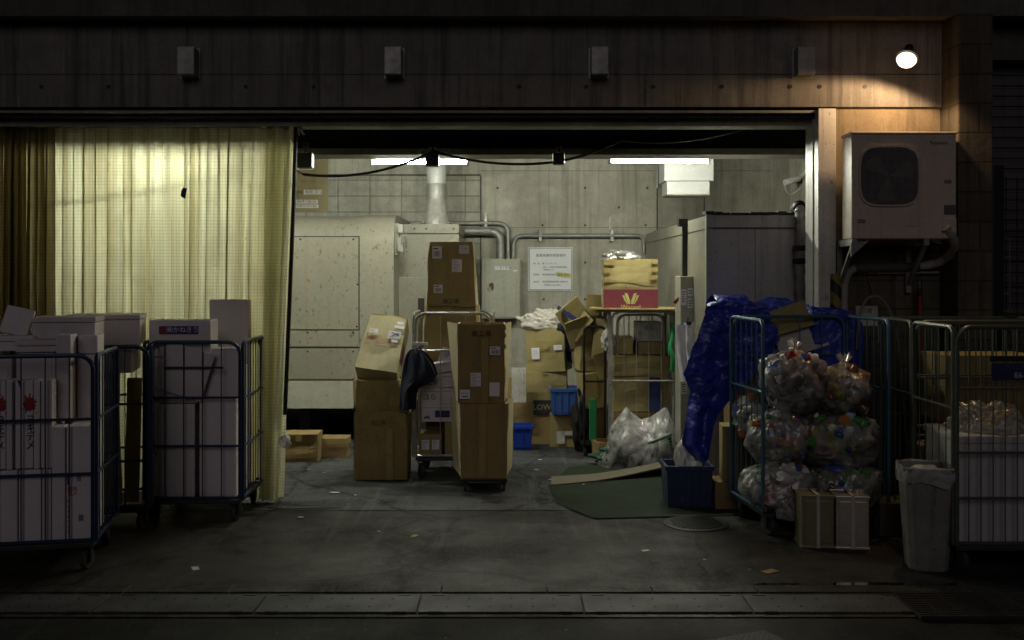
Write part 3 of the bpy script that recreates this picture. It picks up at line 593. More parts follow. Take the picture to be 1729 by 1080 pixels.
# ------------------------------------------------------------------ back room fittings
# cream machine on the left with a rounded top and side
D = 11.0; mx0, mx1 = -4.3, PX(665, D); zt = PZ(362, D); zb = PZ(690, D)
cm = thing('compactor_machine', 'cream painted steel machine with a rounded top on the left', 'machine', ((mx0+mx1)/2, D, 0))
ox = (mx0+mx1)/2
prof = [(0.0, zb), (0.0, zt-0.33)] + [(0.33-0.33*cos(R(a)), zt-0.33+0.33*sin(R(a))) for a in range(10, 91, 10)] + [(1.9, zt), (1.9, zb)]
def sweep(x0, x1, off=0.0):
    m = MB(); n = len(prof); m.v = [Vector((x0-ox, y_-off*(1 if i < n-2 else -0), z_+off*(1 if 1 < i < n-1 else 0))) for i, (y_, z_) in enumerate(prof)] + [Vector((x1-ox, y_-off*(1 if i < n-2 else 0), z_+off*(1 if 1 < i < n-1 else 0))) for i, (y_, z_) in enumerate(prof)]
    m.f = [list(range(n)), list(range(2*n-1, n-1, -1))] + [[i, (i+1)%n, (i+1)%n+n, i+n] for i in range(n)]; m.m = [0]*len(m.f); return m
sweep(mx0, PX(607, D)).build('body', 'cream_paint', cm, smooth=True)
sweep(PX(607.5, D), mx1, 0.012).build('end_band', 'cream_paint', cm, smooth=True)
def mquad(name, mat, x0, x1, y0, y1, dy, th_=0.01, **kw):
    return MB().box(PX(x0,D)-ox, PX(x1,D)-ox, -dy-th_, -dy, PZ(y1,D), PZ(y0,D)).build(name, mat, cm, **kw)
mquad('seam', 'print_black', 299, 607.3, 398.3, 557.4, 0.0015, 0.004)
mquad('seam', 'print_black', 299, 664, 585.3, 588, 0.0015, 0.004)
mquad('hatch', 'cream_paint', 300, 605.5, 400, 556, 0.002, 0.016, bevel=0.003, seg=1)
mquad('lower_panel', 'cream_paint', 300, 606, 558, 585, 0.002, 0.01, bevel=0.003, seg=1)
mquad('skirt_panel', 'cream_paint', 300, 664, 588, 640, 0.014, 0.006, bevel=0.003, seg=1)
mquad('base_panel', 'cabinet_paint', 300, 660, 641, 689, 0.002, 0.006)
b = MB()
for x_, y_ in ((508,404),(597,404),(604,480),(603,551),(597,561),(520,561),(520,593),(597,593),(640,593)): b.lathe([(0.011, -0.026), (0.011, -0.0)], (PX(x_, D)-ox, 0, PZ(y_, D)), 8, 'Y')
b.each('bolt', 'dark_steel', cm)
b = MB(); b.box(PX(664,D)-ox, PX(664,D)-ox+0.055, 0.08, 0.16, PZ(430,D), PZ(376,D)); b.build('switch_bracket', 'cream_paint', cm, bevel=0.004)
b = MB(); b.box(PX(672,D)-ox, PX(672,D)-ox+0.05, 0.02, 0.09, PZ(392,D), PZ(378,D)); b.box(PX(671,D)-ox, PX(671,D)-ox+0.06, 0.02, 0.09, PZ(424,D), PZ(400,D))
for i in range(4): b.tube(smoothpath([(PX(676,D)-ox, 0.03, PZ(405+i*4,D)), (PX(682,D)-ox, 0.0, PZ(398+i*3,D)), (PX(686,D)-ox, 0.04, PZ(402+i*5,D))], 4), 0.007, 6)
b.build('limit_switch', 'galvanised', cm, bevel=0.003, seg=1)
b = MB()
for x_ in (-3.9, -2.3, mx1-0.12): b.box(x_-ox-0.06, x_-ox+0.06, 0.35, 0.47, 0.006, zb+0.01); b.box(x_-ox-0.06, x_-ox+0.06, 1.6, 1.72, 0.006, zb+0.01)
b.each('foot', 'dark_steel', cm)
# second machine with the round duct
D2 = 11.5; ma, mb_ = PX(640, D2), PX(775, D2)
c2 = thing('shredder_machine', 'cream square machine carrying the round vertical duct', 'machine', ((ma+mb_)/2, D2, 0)); o2 = (ma+mb_)/2
MB().box(ma-o2, mb_-o2, 0.002, 1.2, 0.40, PZ(395, D2)).build('body', 'cream_paint', c2, bevel=0.008)
MB().box(ma-o2, mb_-o2+0.004, -0.012, 1.2, PZ(394, D2), PZ(378, D2)).build('lid', 'cream_paint', c2, bevel=0.008)
MB().box(ma-o2, mb_-o2, -0.01, 0.001, PZ(640,D2), PZ(468,D2)).build('door', 'cream_paint', c2, bevel=0.004)
MB().box(ma-o2+0.05, mb_-o2-0.05, 0.1, 1.1, 0.006, 0.40).build('plinth', 'dark_steel', c2)
MB().box(PX(706,D2)-o2, PX(717,D2)-o2, -0.02, -0.011, PZ(535,D2), PZ(503,D2)).build('slot', 'print_black', c2)
b = MB()
for x_, y_ in ((720,390),(766,390),(700,390)): b.lathe([(0.012, -0.02), (0.012, 0.0)], (PX(x_, D2)-o2, 0, PZ(y_-4, D2)), 8, 'Y')
b.each('bolt', 'dark_steel', c2)
dz = PZ(378, D2)
dx = PX(737, D2+0.25) - o2
dt = thing('exhaust_duct', 'round silver exhaust duct rising from the cream machine', 'duct', (o2+dx, D2+0.25, dz+0.002))
MB().lathe([(0.19,0),(0.19,0.018),(0.16,0.02),(0.155,0.05)], n=28).build('flange', 'galvanised', dt, smooth=True)
b = MB()
for i in range(10): a = 2*pi*i/10; b.lathe([(0.012,0.018),(0.012,0.034)], (0.172*cos(a), 0.172*sin(a), 0), 6)
b.each('bolt', 'galvanised', dt)
MB().lathe([(0.155,0.03),(0.118,0.16),(0.112,0.27),(0.112,0.30)], n=28).build('cone', 'wrap_grey', dt, smooth=True)
MB().lathe([(0.118,0.29),(0.120,0.31),(0.117,0.42),(0.119,0.46),(0.116,0.47)], n=28).build('tape_wrap', 'galvanised', dt, smooth=True)
MB().tube(smoothpath([(0,0,0.46),(0,0,0.60),(-0.002,0.03,0.68),(0,0.16,0.74),(0,0.9,0.76)], 6), 0.112, 24).build('elbow', 'duct_tin', dt, smooth=True)

# electrical cabinet + sign + conduits
def wx(x_): return PX(x_, BW)
def wz(y_): return PZ(y_, BW)
ec = thing('electric_cabinet', 'pale green electrical cabinet on the back wall with a sooty lock', 'cabinet', (wx(849), BW-0.003, wz(536)))
cw = (wx(882)-wx(824))/2; ch = wz(437)-wz(536)
MB().box(-cw-0.04, cw, -0.26, 0, 0, ch).build('box', 'cabinet_paint', ec, bevel=0.006)
MB().box(-cw+0.0, cw-0.012, -0.275, -0.261, 0.015, ch-0.015).build('door', 'cabinet_paint', ec, bevel=0.004)
b = MB().lathe([(0.026,-0.29),(0.026,-0.27)], (-cw+0.05, 0, 0.37), 12, 'Y').box(-cw+0.03, -cw+0.07, -0.296, -0.275, 0.33, 0.36); b.build('lock', 'galvanised', ec)
random.seed(3); b = MB(); pts = [((0.022+0.022*random.random())*cos(2*pi*i/18)-cw+0.08, -0.2762, (0.03+0.03*random.random())*sin(2*pi*i/18)+0.40) for i in range(18)]; b.quad(pts).build('soot_mark', 'ink_brown', ec)
MB().box(-0.10, 0.09, -0.2775, -0.2755, ch-0.135, ch-0.095).build('label', 'paper', ec)
text('ゴミ集中管理', 0.034, 'ink', ec, (-0.005, -0.2785, ch-0.115))
MB().box(0.13, 0.18, -0.2775, -0.2755, ch-0.155, ch-0.143).build('label', 'paper', ec)
sg = thing('notice_board', 'white framed waste storage notice on the back wall', 'sign', (wx(929.5), BW-0.003, wz(491)))
sw = (wx(967)-wx(892))/2; sh = wz(417)-wz(491)
MB().box(-sw, sw, -0.016, 0, 0, sh).build('frame', 'white_paint', sg, bevel=0.003)
MB().box(-sw+0.014, sw-0.014, -0.0178, -0.0165, 0.014, sh-0.014).build('border', 'ink_grey', sg)
MB().box(-sw+0.019, sw-0.019, -0.0195, -0.018, 0.019, sh-0.019).build('face', 'paper', sg)
def sgt(s, x_, y_, size, mat='ink', al='LEFT'): return text(s, size, mat, sg, (wx(x_)-wx(929.5), -0.021, wz(y_)-wz(491)), align=al)
sgt('産業廃棄物保管場所', 930, 431.3, 0.042, al='CENTER'); sgt('種　類', 900.5, 445, 0.026); sgt('廃プラスチック', 915.5, 445, 0.026); sgt('段ボール等可燃産業廃棄物', 916.5, 451, 0.0255); sgt('（事業系ゴミ）', 915, 455.3, 0.024)
sgt('管理者', 900.5, 463.5, 0.026); sgt('事務機器課課長', 915.5, 463.5, 0.0265)
MB().add([(wx(939)-wx(929.5), -0.0202, wz(459)-wz(491)), (wx(965.5)-wx(929.5), -0.0202, wz(462)-wz(491)), (wx(965.5)-wx(929.5), -0.0202, wz(470)-wz(491)), (wx(940)-wx(929.5), -0.0202, wz(466.5)-wz(491))], [(0,1,2,3)]).build('highlight', 'yellow_hi', sg)
sgt('植尾 匡弘', 941, 464, 0.035); sgt('連絡先', 900.5, 475.5, 0.026); sgt('事務機器課機器課 内線5018', 915.5, 475.5, 0.026); sgt('外線075-256-0006', 918.5, 481, 0.027)
def conduit(label, pts, r, clamps=(), mat='galvanised'):
    P = [Vector((wx(x_), BW-dy, wz(y_))) for x_, y_, dy in pts]; o = P[0].copy(); t = thing('conduit', label, 'pipe', o)
    # rounded corners
    path = [P[0]]
    for i in range(1, len(P)-1):
        a, c, d = P[i-1], P[i], P[i+1]; rr = min(0.14, (a-c).length*0.45, (d-c).length*0.45); s0 = c + (a-c).normalized()*rr; s1 = c + (d-c).normalized()*rr
        for j in range(7): u = j/6; path.append(s0*(1-u)**2 + c*2*u*(1-u) + s1*u*u)
    path.append(P[-1])
    MB().tube([p-o for p in path], r, 10).build('pipe', mat, t, smooth=True)
    b = MB()
    for cx_, cy_ in clamps: b.box(wx(cx_)-0.022-o.x, wx(cx_)+0.022-o.x, BW-0.10-o.y, BW-0.001-o.y, wz(cy_)-0.075-o.z, wz(cy_)+0.075-o.z)
    if clamps: b.each('clamp', 'galvanised', t, bevel=0.004, seg=1)
conduit('thick grey conduit curving down into the electrical cabinet', [(640,391,.16),(845,391,.16),(845,437,.16)], 0.052)
conduit('upper thin conduit running above the thick one into the cabinet', [(640,377,.08),(858,377,.08),(858,437,.08)], 0.028, [(821,377)])
conduit('long thin conduit above the white notice', [(867,437,.08),(867,398,.08),(1086,398,.08),(1086,428,.08)], 0.026, [(912,398),(1032,398)])
conduit('short yellowed pipe standing beside the metal container', [(1098,430,.2),(1098,394,.2),(1120,390,.2)], 0.03, mat='cream_paint')
MB_ = MB().box(-0.012, 0.012, -0.03, 0, 0, wz(362)-wz(385)); tag(MB_.build('strut_channel', 'galvanised', loc=(wx(820), BW-0.002, wz(383))), 'short slotted steel strip fixed to the wall above the conduit', 'bracket')
MB_ = MB().box(-0.012, 0.012, -0.01, 0, 0, 0.2); tag(MB_.build('plaster_patch', 'paper_old', loc=(wx(1030), BW-0.002, wz(392))), 'thin pale vertical plaster smear above the conduit', 'patch')
dp = thing('drop_pipe', 'thin dark drain pipe down the back wall by the white duct', 'pipe', (wx(1109), BW-0.03, 0))
MB().tube([(0,0,wz(400)),(0,0,wz(318))], 0.007, 6).build('rod', 'dark_steel', dp); MB().tube([(0,-.03,wz(318)),(0,-.03,wz(280))], 0.022, 8).build('sleeve', 'galvanised', dp)

# white ceiling duct box on the right
DD = 10.9; xa, xb = PX(1122, DD), PX(1205, DD)
db = thing('duct_box', 'white boxy ventilation duct hanging behind the right tube', 'duct', ((xa+xb)/2, DD, 0)); ow = (xa+xb)/2
MB().box(xa-ow, xb-ow, 0, 0.42, PZ(305, DD), 3.61).build('upper_box', 'duct_white', db, bevel=0.006)
MB().box(PX(1127,DD)-ow, PX(1199,DD)-ow, 0.03, 0.39, PZ(327, DD), PZ(305.3, DD)).build('lower_box', 'duct_white', db, bevel=0.006)
MB().box(PX(1126,DD)-ow, PX(1200,DD)-ow, 0.02, 0.40, PZ(329, DD), PZ(327.2, DD)).build('outlet_rim', 'cream_paint', db)

# CCTV on the right inner wall
yc = 11.6; cc = thing('security_camera', 'small white security camera on the right inner wall', 'camera', (RX-0.03, yc, PZ(302, yc)))
qd = Vector((-0.42, -0.1, -0.13)).normalized().to_track_quat('Z','Y').to_matrix().to_4x4()
b = MB().lathe([(0.03,-0.02),(0.036,0),(0.036,0.17),(0.03,0.18)], (0,0,0), 14); b.v = [qd @ p + Vector((-0.03,-0.05,0.0)) for p in b.v]; b.build('barrel', 'white_paint', cc, smooth=True)
b = MB().box(-0.03, 0.028, -0.02, 0.02, -0.05, 0.03); b.build('mount', 'dark_steel', cc, bevel=0.005)
b = MB().tube([(0.0,-0.1,0.02),(0.0,-0.75,0.12)], 0.028, 10); b.build('conduit_stub', 'white_paint', cc, smooth=True)
b = MB().tube(smoothpath([(-0.19,-0.07,-0.06),(-0.16,-0.03,-0.13),(-0.10,0,-0.17),(0.02,0,-0.10)]), 0.006, 6); b.build('lead', 'white_paint', cc)

# metal container on the right
KD = 8.55; kx0, kx1 = PX(1197, KD), PX(1357, KD); kz = PZ(362, KD); kb = 12.55
ct = thing('metal_container', 'large grey steel container box filling the right side of the bay', 'container', (kx0, KD, 0))
MB().box(0, kx1-kx0, 0, kb-KD, 0.10, kz).build('body', 'grey_paint', ct, bevel=0.006)
MB().box(-0.025, 0.028, -0.012, 0.05, 0.02, kz+0.01).build('corner_post', 'cabinet_paint', ct, bevel=0.005)
MB().box(-0.01, kx1-kx0+0.01, -0.014, 0.02, kz-0.115, kz-0.108).build('seam', 'dark_steel', ct)
MB().box(0.385, 0.388, -0.004, 0.002, 0.1, kz-0.115).build('seam', 'dark_steel', ct)
MB().box(-0.006, 0.0, 0.06, kb-KD-0.02, 0.12, kz-0.004).build('side_panel', 'cream_paint', ct)
MB().box(-0.010, -0.005, 0.06, kb-KD-0.02, kz-0.118, kz-0.111).build('side_seam', 'dark_steel', ct)
yb = kx0*F/(1161-CX) - KD
MB().box(-0.05, -0.008, yb-0.03, yb+0.03, 1.5, kz-0.01).box(-0.09, -0.006, yb-0.05, yb+0.05, kz-0.05, kz+0.02).build('latch_bar', 'dark_steel', ct)
b = MB(); random.seed(8)
x_ = -0.03
while x_ < kx1-kx0-0.1:
    l_ = random.uniform(0.05, 0.16); b.box(x_, x_+l_, -0.02, 0.14, kz+0.001, kz+random.uniform(0.012, 0.03)); x_ += l_ + 0.004
b.build('top_sealing', 'black_rubber', ct, bevel=0.004)
fp = thing('flexible_hose', 'wrapped grey flexible hose down the front of the metal container', 'hose', (PX(1351, 8.45), 8.45, 0))
path = smoothpath([(0.03,0.25,PZ(352,8.45)),(0.01,0.05,PZ(348,8.45)),(0.0,0.0,PZ(365,8.45)),(0.01,0,PZ(400,8.45)),(0,0,PZ(450,8.45)),(0.005,0,PZ(510,8.45)),(0,0,1.2),(0.0,0.0,0.35)], 6)
MB().tube(path, [0.042 + 0.006*sin(i*2.1) for i in range(len(path))], 12).build('hose', 'wrap_grey', fp, smooth=True)
MB().tube(path[2:9], 0.055, 12).build('collar', 'black_rubber', fp, smooth=True)
b = MB()
for y_ in (418, 440): b.box(-0.05, 0.055, -0.055, 0.06, PZ(y_,8.45)-0.025, PZ(y_,8.45)+0.02)
b.each('strap', 'black_rubber', fp, bevel=0.01)

# narrow control panel with notices on the container side
PD = 9.25; pl_ = PX(1149, PD); pr = PX(1173, PD)
cp = thing('control_panel', 'narrow white control panel with paper notices beside the container', 'panel', ((pl_+pr)/2, PD, 0)); po = (pl_+pr)/2
MB().box(pl_-po, pr-po, 0, 0.3, 0.25, PZ(466, PD)).build('case', 'cabinet_paint', cp, bevel=0.004)
MB().box(pr-po+0.002, PX(1184,PD)-po, 0.02, 0.3, 0.2, PZ(462, PD)).build('edge_post', 'dark_steel', cp, bevel=0.003)
MB().box(pl_-po+0.02, pl_-po+0.06, 0.05, 0.25, 0.006, 0.25).each('foot', 'dark_steel', cp)
for (x0,x1,y0,y1) in ((1150,1159,488,515),(1161,1172,486,500),(1161,1172,503,520),(1150,1160,640,665),(1152,1170,560,600)):
    s = MB().box(PX(x0,PD)-po, PX(x1,PD)-po, -0.004, -0.001, PZ(y1,PD), PZ(y0,PD)).build('notice', 'paper', cp)
    b = MB(); yy = y0+4
    while yy < y1-3: b.box(PX(x0+1.5,PD)-po, PX(x1-2-(yy*7%3),PD)-po, -0.0052, -0.0045, PZ(yy+1.4,PD), PZ(yy,PD)); yy += 4
    b.build('print', 'ink_blue' if x0 == 1150 else 'ink_grey', s)
s = thing('hanging_papers', 'curled white paper sheets hanging from a clip by the control panel', 'paper', (PX(1153, 9.0), 9.0, PZ(548, 9.0)))
def paper_strip(x0, w_, y0, z0, h_, curl, bias, seed):
    m = MB(); nx, nz = 6, 14
    for j in range(nz+1):
        for i in range(nx+1):
            u = i/nx - .5; v_ = j/nz; m.v.append(Vector((x0 + u*w_*(1-.1*v_) + bias*v_*v_, y0 - curl*(1-4*u*u)*(.4+v_) + .01*noise.noise((u*3, v_*4, seed)), z0 - v_*h_)))
    for j in range(nz):
        for i in range(nx): a = j*(nx+1)+i; m.f.append([a, a+1, a+nx+2, a+nx+1]); m.m.append(0)
    return m
paper_strip(-0.02, 0.09, 0.0, 0, 0.50, 0.035, 0.04, 1).build('sheet', 'paper', s, smooth=True); paper_strip(0.055, 0.085, 0.02, 0.02, 0.36, 0.03, 0.02, 2).build('sheet', 'paper', s, smooth=True)
MB().tube([(0.05,0.03,0.06),(0.05,0.02,-0.5)], 0.006, 6).box(0.03, 0.07, -0.035, 0.03, 0.0, 0.03).build('clip', 'dark_steel', s)
MB_ = MB().add([(0,0,0),(0.03,0.0,-0.018),(0.068,0.0,0.032),(0.066,0,0.06),(0,-0.003,0.004)][:4] + [(0,0.004,0),(0.03,0.004,-0.018),(0.068,0.004,0.032),(0.066,0.004,0.06)], [(0,1,2,3),(7,6,5,4),(0,4,5,1),(1,5,6,2),(2,6,7,3),(3,7,4,0)])
tag(MB_.build('red_tag', 'rust_red', loc=(PX(1136, 9.35), 9.35, PZ(510, 9.35))), 'small red reflector tag by the white control panel', 'tag')

# hanging cardboard sign at left of the opening
hD = 9.95; hx0, hx1 = PX(470, hD), PX(554, hD)
hs = thing('cardboard_sign', 'hanging tan cardboard sign board beside the curtain edge', 'sign', ((hx0+hx1)/2, hD, PZ(358, hD))); ho = (hx0+hx1)/2; hh = PZ(264,hD)-PZ(358,hD)
MB().box(hx0-ho, hx1-ho, 0, 0.006, 0, hh).build('board', 'sign_board', hs)
def hq(n_, m_, x0, x1, y0, y1, dy=0.002): return MB().box(PX(x0,hD)-ho, PX(x1,hD)-ho, -dy, -0.001, PZ(y1,hD)-PZ(358,hD), PZ(y0,hD)-PZ(358,hD)).build(n_, m_, hs)
hq('label', 'paper_old', 513, 544, 320, 328); hq('label', 'paper_old', 500, 537, 337, 343.3); hq('label', 'paper_old', 500, 538, 345, 351); hq('label', 'paper_old', 500, 529, 276, 286)
def ht(s_, x_, y_, sz, m_='ink'): text(s_, sz, m_, hs, (PX(x_,hD)-ho, -0.004, PZ(y_,hD)-PZ(358,hD)), align='LEFT')
ht('植尾 匡弘', 514.5, 324, 0.042); ht('機器課 内線5018', 501, 340, 0.026); ht('外線075-256-0006', 501, 348, 0.025); ht('（段ボール等）', 504, 306, 0.026, 'ink_brown'); ht('管理者', 496, 324.5, 0.03)
b = MB()
for x_ in (518, 547): b.tube(smoothpath([(PX(x_,hD)-ho, 0.01, hh-0.04),(PX(x_+1.5,hD)-ho,-0.01,hh),(PX(x_-1,hD)-ho,0.02,PZ(253,hD)-PZ(358,hD)),(PX(x_,hD)-ho,0.02,3.618-PZ(358,hD))], 4), 0.004, 5)
b.each('wire_hook', 'wire_chrome', hs)

# ------------------------------------------------------------------ right wall: AC unit, pipes, pole guard
AD = 7.53; ax0, ax1 = PX(1438, AD), PX(1615, AD); az0, az1 = PZ(403, AD), PZ(222, AD)
ac = thing('outdoor_unit', 'beige air conditioner outdoor unit mounted on the wall below the lamp', 'air conditioner', ((ax0+ax1)/2, AD, az0)); ao = (ax0+ax1)/2
W2 = (ax1-ax0)/2; AH = az1-az0
MB().box(-W2, W2, 0, 0.22, 0.0, AH-0.016).build('casing', 'ac_paint', ac, bevel=0.014, seg=3)
MB().box(-W2-0.008, W2+0.008, -0.008, 0.23, AH-0.020, AH).build('top_lid', 'ac_paint', ac, bevel=0.008)
def ap(x_): return PX(x_, AD)-ao
def az(y_): return PZ(y_, AD)-az0
fx, fz, fr = ap(1501), az(297), ap(1551)-ap(1501)
def sq(r_, n=40, p=4.0): return [(fx + r_*math.copysign(abs(cos(2*pi*i/n))**(2/p), cos(2*pi*i/n)), fz + r_*math.copysign(abs(sin(2*pi*i/n))**(2/p), sin(2*pi*i/n))) for i in range(n)]
b = MB(); b.prism(sq(fr*1.0), -0.004, -0.001); b.build('fan_opening', 'ink_grey', ac)
b = MB(); o_, i_ = sq(fr*1.03), sq(fr*0.97); n = len(o_)
b.v = [Vector((x_, -0.014, z_)) for x_, z_ in o_] + [Vector((x_, -0.014, z_)) for x_, z_ in i_] + [Vector((x_, 0.0, z_)) for x_, z_ in o_] + [Vector((x_, -0.003, z_)) for x_, z_ in i_]
for i in range(n):
    j = (i+1) % n; b.f += [[i, j, n+j, n+i], [i, 2*n+i, 2*n+j, j], [n+i, n+j, 3*n+j, 3*n+i]]; b.m += [0]*3
b.build('fan_ring', 'ac_paint', ac)
b = MB()
for i in range(-24, 25):
    x_ = i/25*fr*0.97; h_ = fr*0.97*(max(0, 1-abs(i/25)**4))**0.25
    b.box(fx+x_-0.0016, fx+x_+0.0016, -0.017, -0.013, fz-h_, fz+h_)
for i in (-2, -1, 0, 1, 2): h_ = i/3*fr; b.box(fx-fr*0.95, fx+fr*0.95, -0.013, -0.010, fz+h_-0.002, fz+h_+0.002)
b.build('fan_guard', 'ac_grille', ac)
b = MB()
for k_ in range(3):
    a = k_*2*pi/3+.4; b.add([(fx, -0.008, fz), (fx+fr*.85*cos(a-.45), -0.006, fz+fr*.85*sin(a-.45)), (fx+fr*.9*cos(a), -0.009, fz+fr*.9*sin(a)), (fx+fr*.85*cos(a+.35), -0.006, fz+fr*.85*sin(a+.35))], [(0,1,2,3)])
b.build('fan_blades', 'ac_grille', ac)
for x0,x1,y0,y1 in ((1594,1606,303,309),(1447,1461,370,376)): MB().box(ap(x0),ap(x1),-0.008,-0.001,az(y1),az(y0)).build('handle_recess', 'ac_grille', ac, bevel=0.002, seg=1)
MB().box(ap(1594), ap(1613), -0.004, -0.001, az(362), az(346)).build('badge', 'ink_grey', ac); MB().box(ap(1528), ap(1553), -0.003, -0.001, az(382), az(366)).build('sticker', 'paper_old', ac)
MB().box(ap(1591), ap(1614), -0.012, -0.001, az(402), az(368)).build('valve_cover', 'ac_paint', ac, bevel=0.004)
text('Panasonic', 0.037, 'ink', ac, (ap(1585.5), -0.0025, az(241)), sx=0.95).data.name = 'lettering'
for x_, tri in ((1444, 1), (1566, -1)):
    br = MB(); xx = ap(x_)
    br.box(xx-0.02, xx+0.02, 0.01, FD-AD+0.03, -0.048, -0.001); br.box(xx-0.02, xx+0.02, FD-AD-0.015, FD-AD+0.028, -0.40, -0.049)
    br.bar((xx, 0.04, -0.04), (xx, FD-AD-0.01, -0.34), 0.03, 0.02); br.build('wall_bracket', 'galvanised', ac)
b = MB(); b.prism([(ap(1437), -0.03), (ap(1468), -0.012), (ap(1445), -0.10), (ap(1437), -0.13)], 0.0, 0.012); b.build('bracket_plate', 'galvanised', ac)
b = MB(); b.box(ap(1466), ap(1560), 0.30, 0.33, -0.075, -0.045); b.build('cross_rail', 'dark_steel', ac)
ip = thing('refrigerant_pipe', 'lagged pipe looping from the outdoor unit along the wall and down', 'pipe', (0, 7.88, 0))
def ipt(x_, y_, dy=0.0, D=7.88): return Vector((PX(x_, D+dy), dy, PZ(y_, D+dy)))
pth = smoothpath([ipt(1596,384,-.36), ipt(1608,400,-.34), ipt(1610,418,-.24), ipt(1595,438,-.08), ipt(1565,448,-.01), ipt(1520,451), ipt(1470,452), ipt(1440,455), ipt(1429,470), ipt(1425,500), ipt(1426,600), ipt(1426,820)], 6)
MB().tube(pth[:27], [0.034+.003*sin(i*1.7) for i in range(27)], 12).build('lagging', 'wrap_grey', ip, smooth=True); MB().tube(pth[26:42], [0.035+.003*sin(i*2.3) for i in range(16)], 12).build('dark_lagging', 'wrap_dark', ip, smooth=True); MB().tube(pth[41:], [0.030+.002*sin(i*2.9) for i in range(len(pth)-41)], 12).build('down_lagging', 'wrap_grey', ip, smooth=True)
MB().tube([ipt(1450,460,.02), ipt(1585,460,.02)], 0.012, 8).build('support_rail', 'galvanised', ip)
pg = thing('pole_guard', 'yellow and black striped guard wrapped round the jamb corner', 'guard', (PX(1411, FD), FD-0.005, 0))
MB().lathe([(0.047, 0.02), (0.047, PZ(462, FD)-0.01), (0.043, PZ(462, FD))], n=20).build('sleeve', 'hazard', pg, smooth=True)
hc = thing('wall_hose', 'thin grey hose looped on a nail beside a paper notice', 'hose', (0, 7.80, 0))
def hp(x_, y_, D=7.80): return Vector((PX(x_, D), 0, PZ(y_, D)))
MB().tube(smoothpath([hp(1446,590), hp(1450,540), hp(1460,510), hp(1474,500), hp(1492,508), hp(1508,540), hp(1518,590), hp(1524,660), hp(1533,760), hp(1545,840)], 6), 0.010, 8).build('hose', 'hose_grey', hc, smooth=True)
MB().tube(smoothpath([hp(1462,459), hp(1464,470), hp(1473,498)], 5), 0.004, 6).build('string', 'black_rubber', hc)
nt_ = thing('wall_notice', 'dim white paper notice on the wall behind the hose loop', 'notice', (PX(1464, 7.92), 7.925, PZ(550, 7.92)))
MB().box(-0.085, 0.085, 0, 0.003, 0, 0.155).build('sheet', 'paper_old', nt_); text('注意', 0.045, 'ink_grey', nt_, (0, -0.002, 0.115))
bm_ = thing('broom', 'dark red broom handle leaning upright against the block wall', 'broom', (PX(1560, 7.75), 7.75, 0))
MB().tube([(0,0,0.18),(0,0.08,PZ(492,7.75))], 0.013, 8).build('handle', 'rust_red', bm_); MB().tube([(0,0.078,PZ(500,7.75)),(0,0.08,PZ(487,7.75))], 0.017, 8).build('grip', 'black_rubber', bm_); MB().box(-0.13, 0.13, -0.03, 0.03, 0.006, 0.19).build('head', 'black_plastic', bm_, bevel=0.02)
MB().tube([(0,0.079,PZ(487,7.75)),(0,0.08,PZ(474,7.75))], 0.006, 6).build('hook', 'wire_chrome', bm_)
# wire rack in front of the shutter
rk = thing('wire_rack', 'dark wire rack standing before the roller shutter', 'rack', (PX(1676, 7.9), 7.86, 0))
b = MB()
for i in range(9): xx = i*0.085; b.tube([(xx, 0, 0.05), (xx, 0, PZ(300, 7.9))], 0.005, 6)
for y_ in (372, 400, 440, 485, 530, 560, 600): b.tube([(-0.02, 0.004, PZ(y_,7.9)), (0.75, 0.004, PZ(y_,7.9))], 0.007, 6)
b.build('wire_panel', 'dark_steel', rk); MB().box(-0.03, 0.055, -0.03, 0.03, 0.0, PZ(280, 7.9)).build('post', 'black_plastic', rk, bevel=0.006)
b = MB(); xs_ = PX(1698,7.9)-PX(1676,7.9); b.tube([(xs_,-.02,PZ(405,7.9)),(xs_,-.02,PZ(520,7.9))], 0.006, 6)
for y_ in (402, 434, 465, 495, 525): b.tube([(0.06,-.02,PZ(y_,7.9)),(xs_,-.02,PZ(y_,7.9))], 0.005, 6)
b.build('step_ladder', 'wire_chrome', rk)

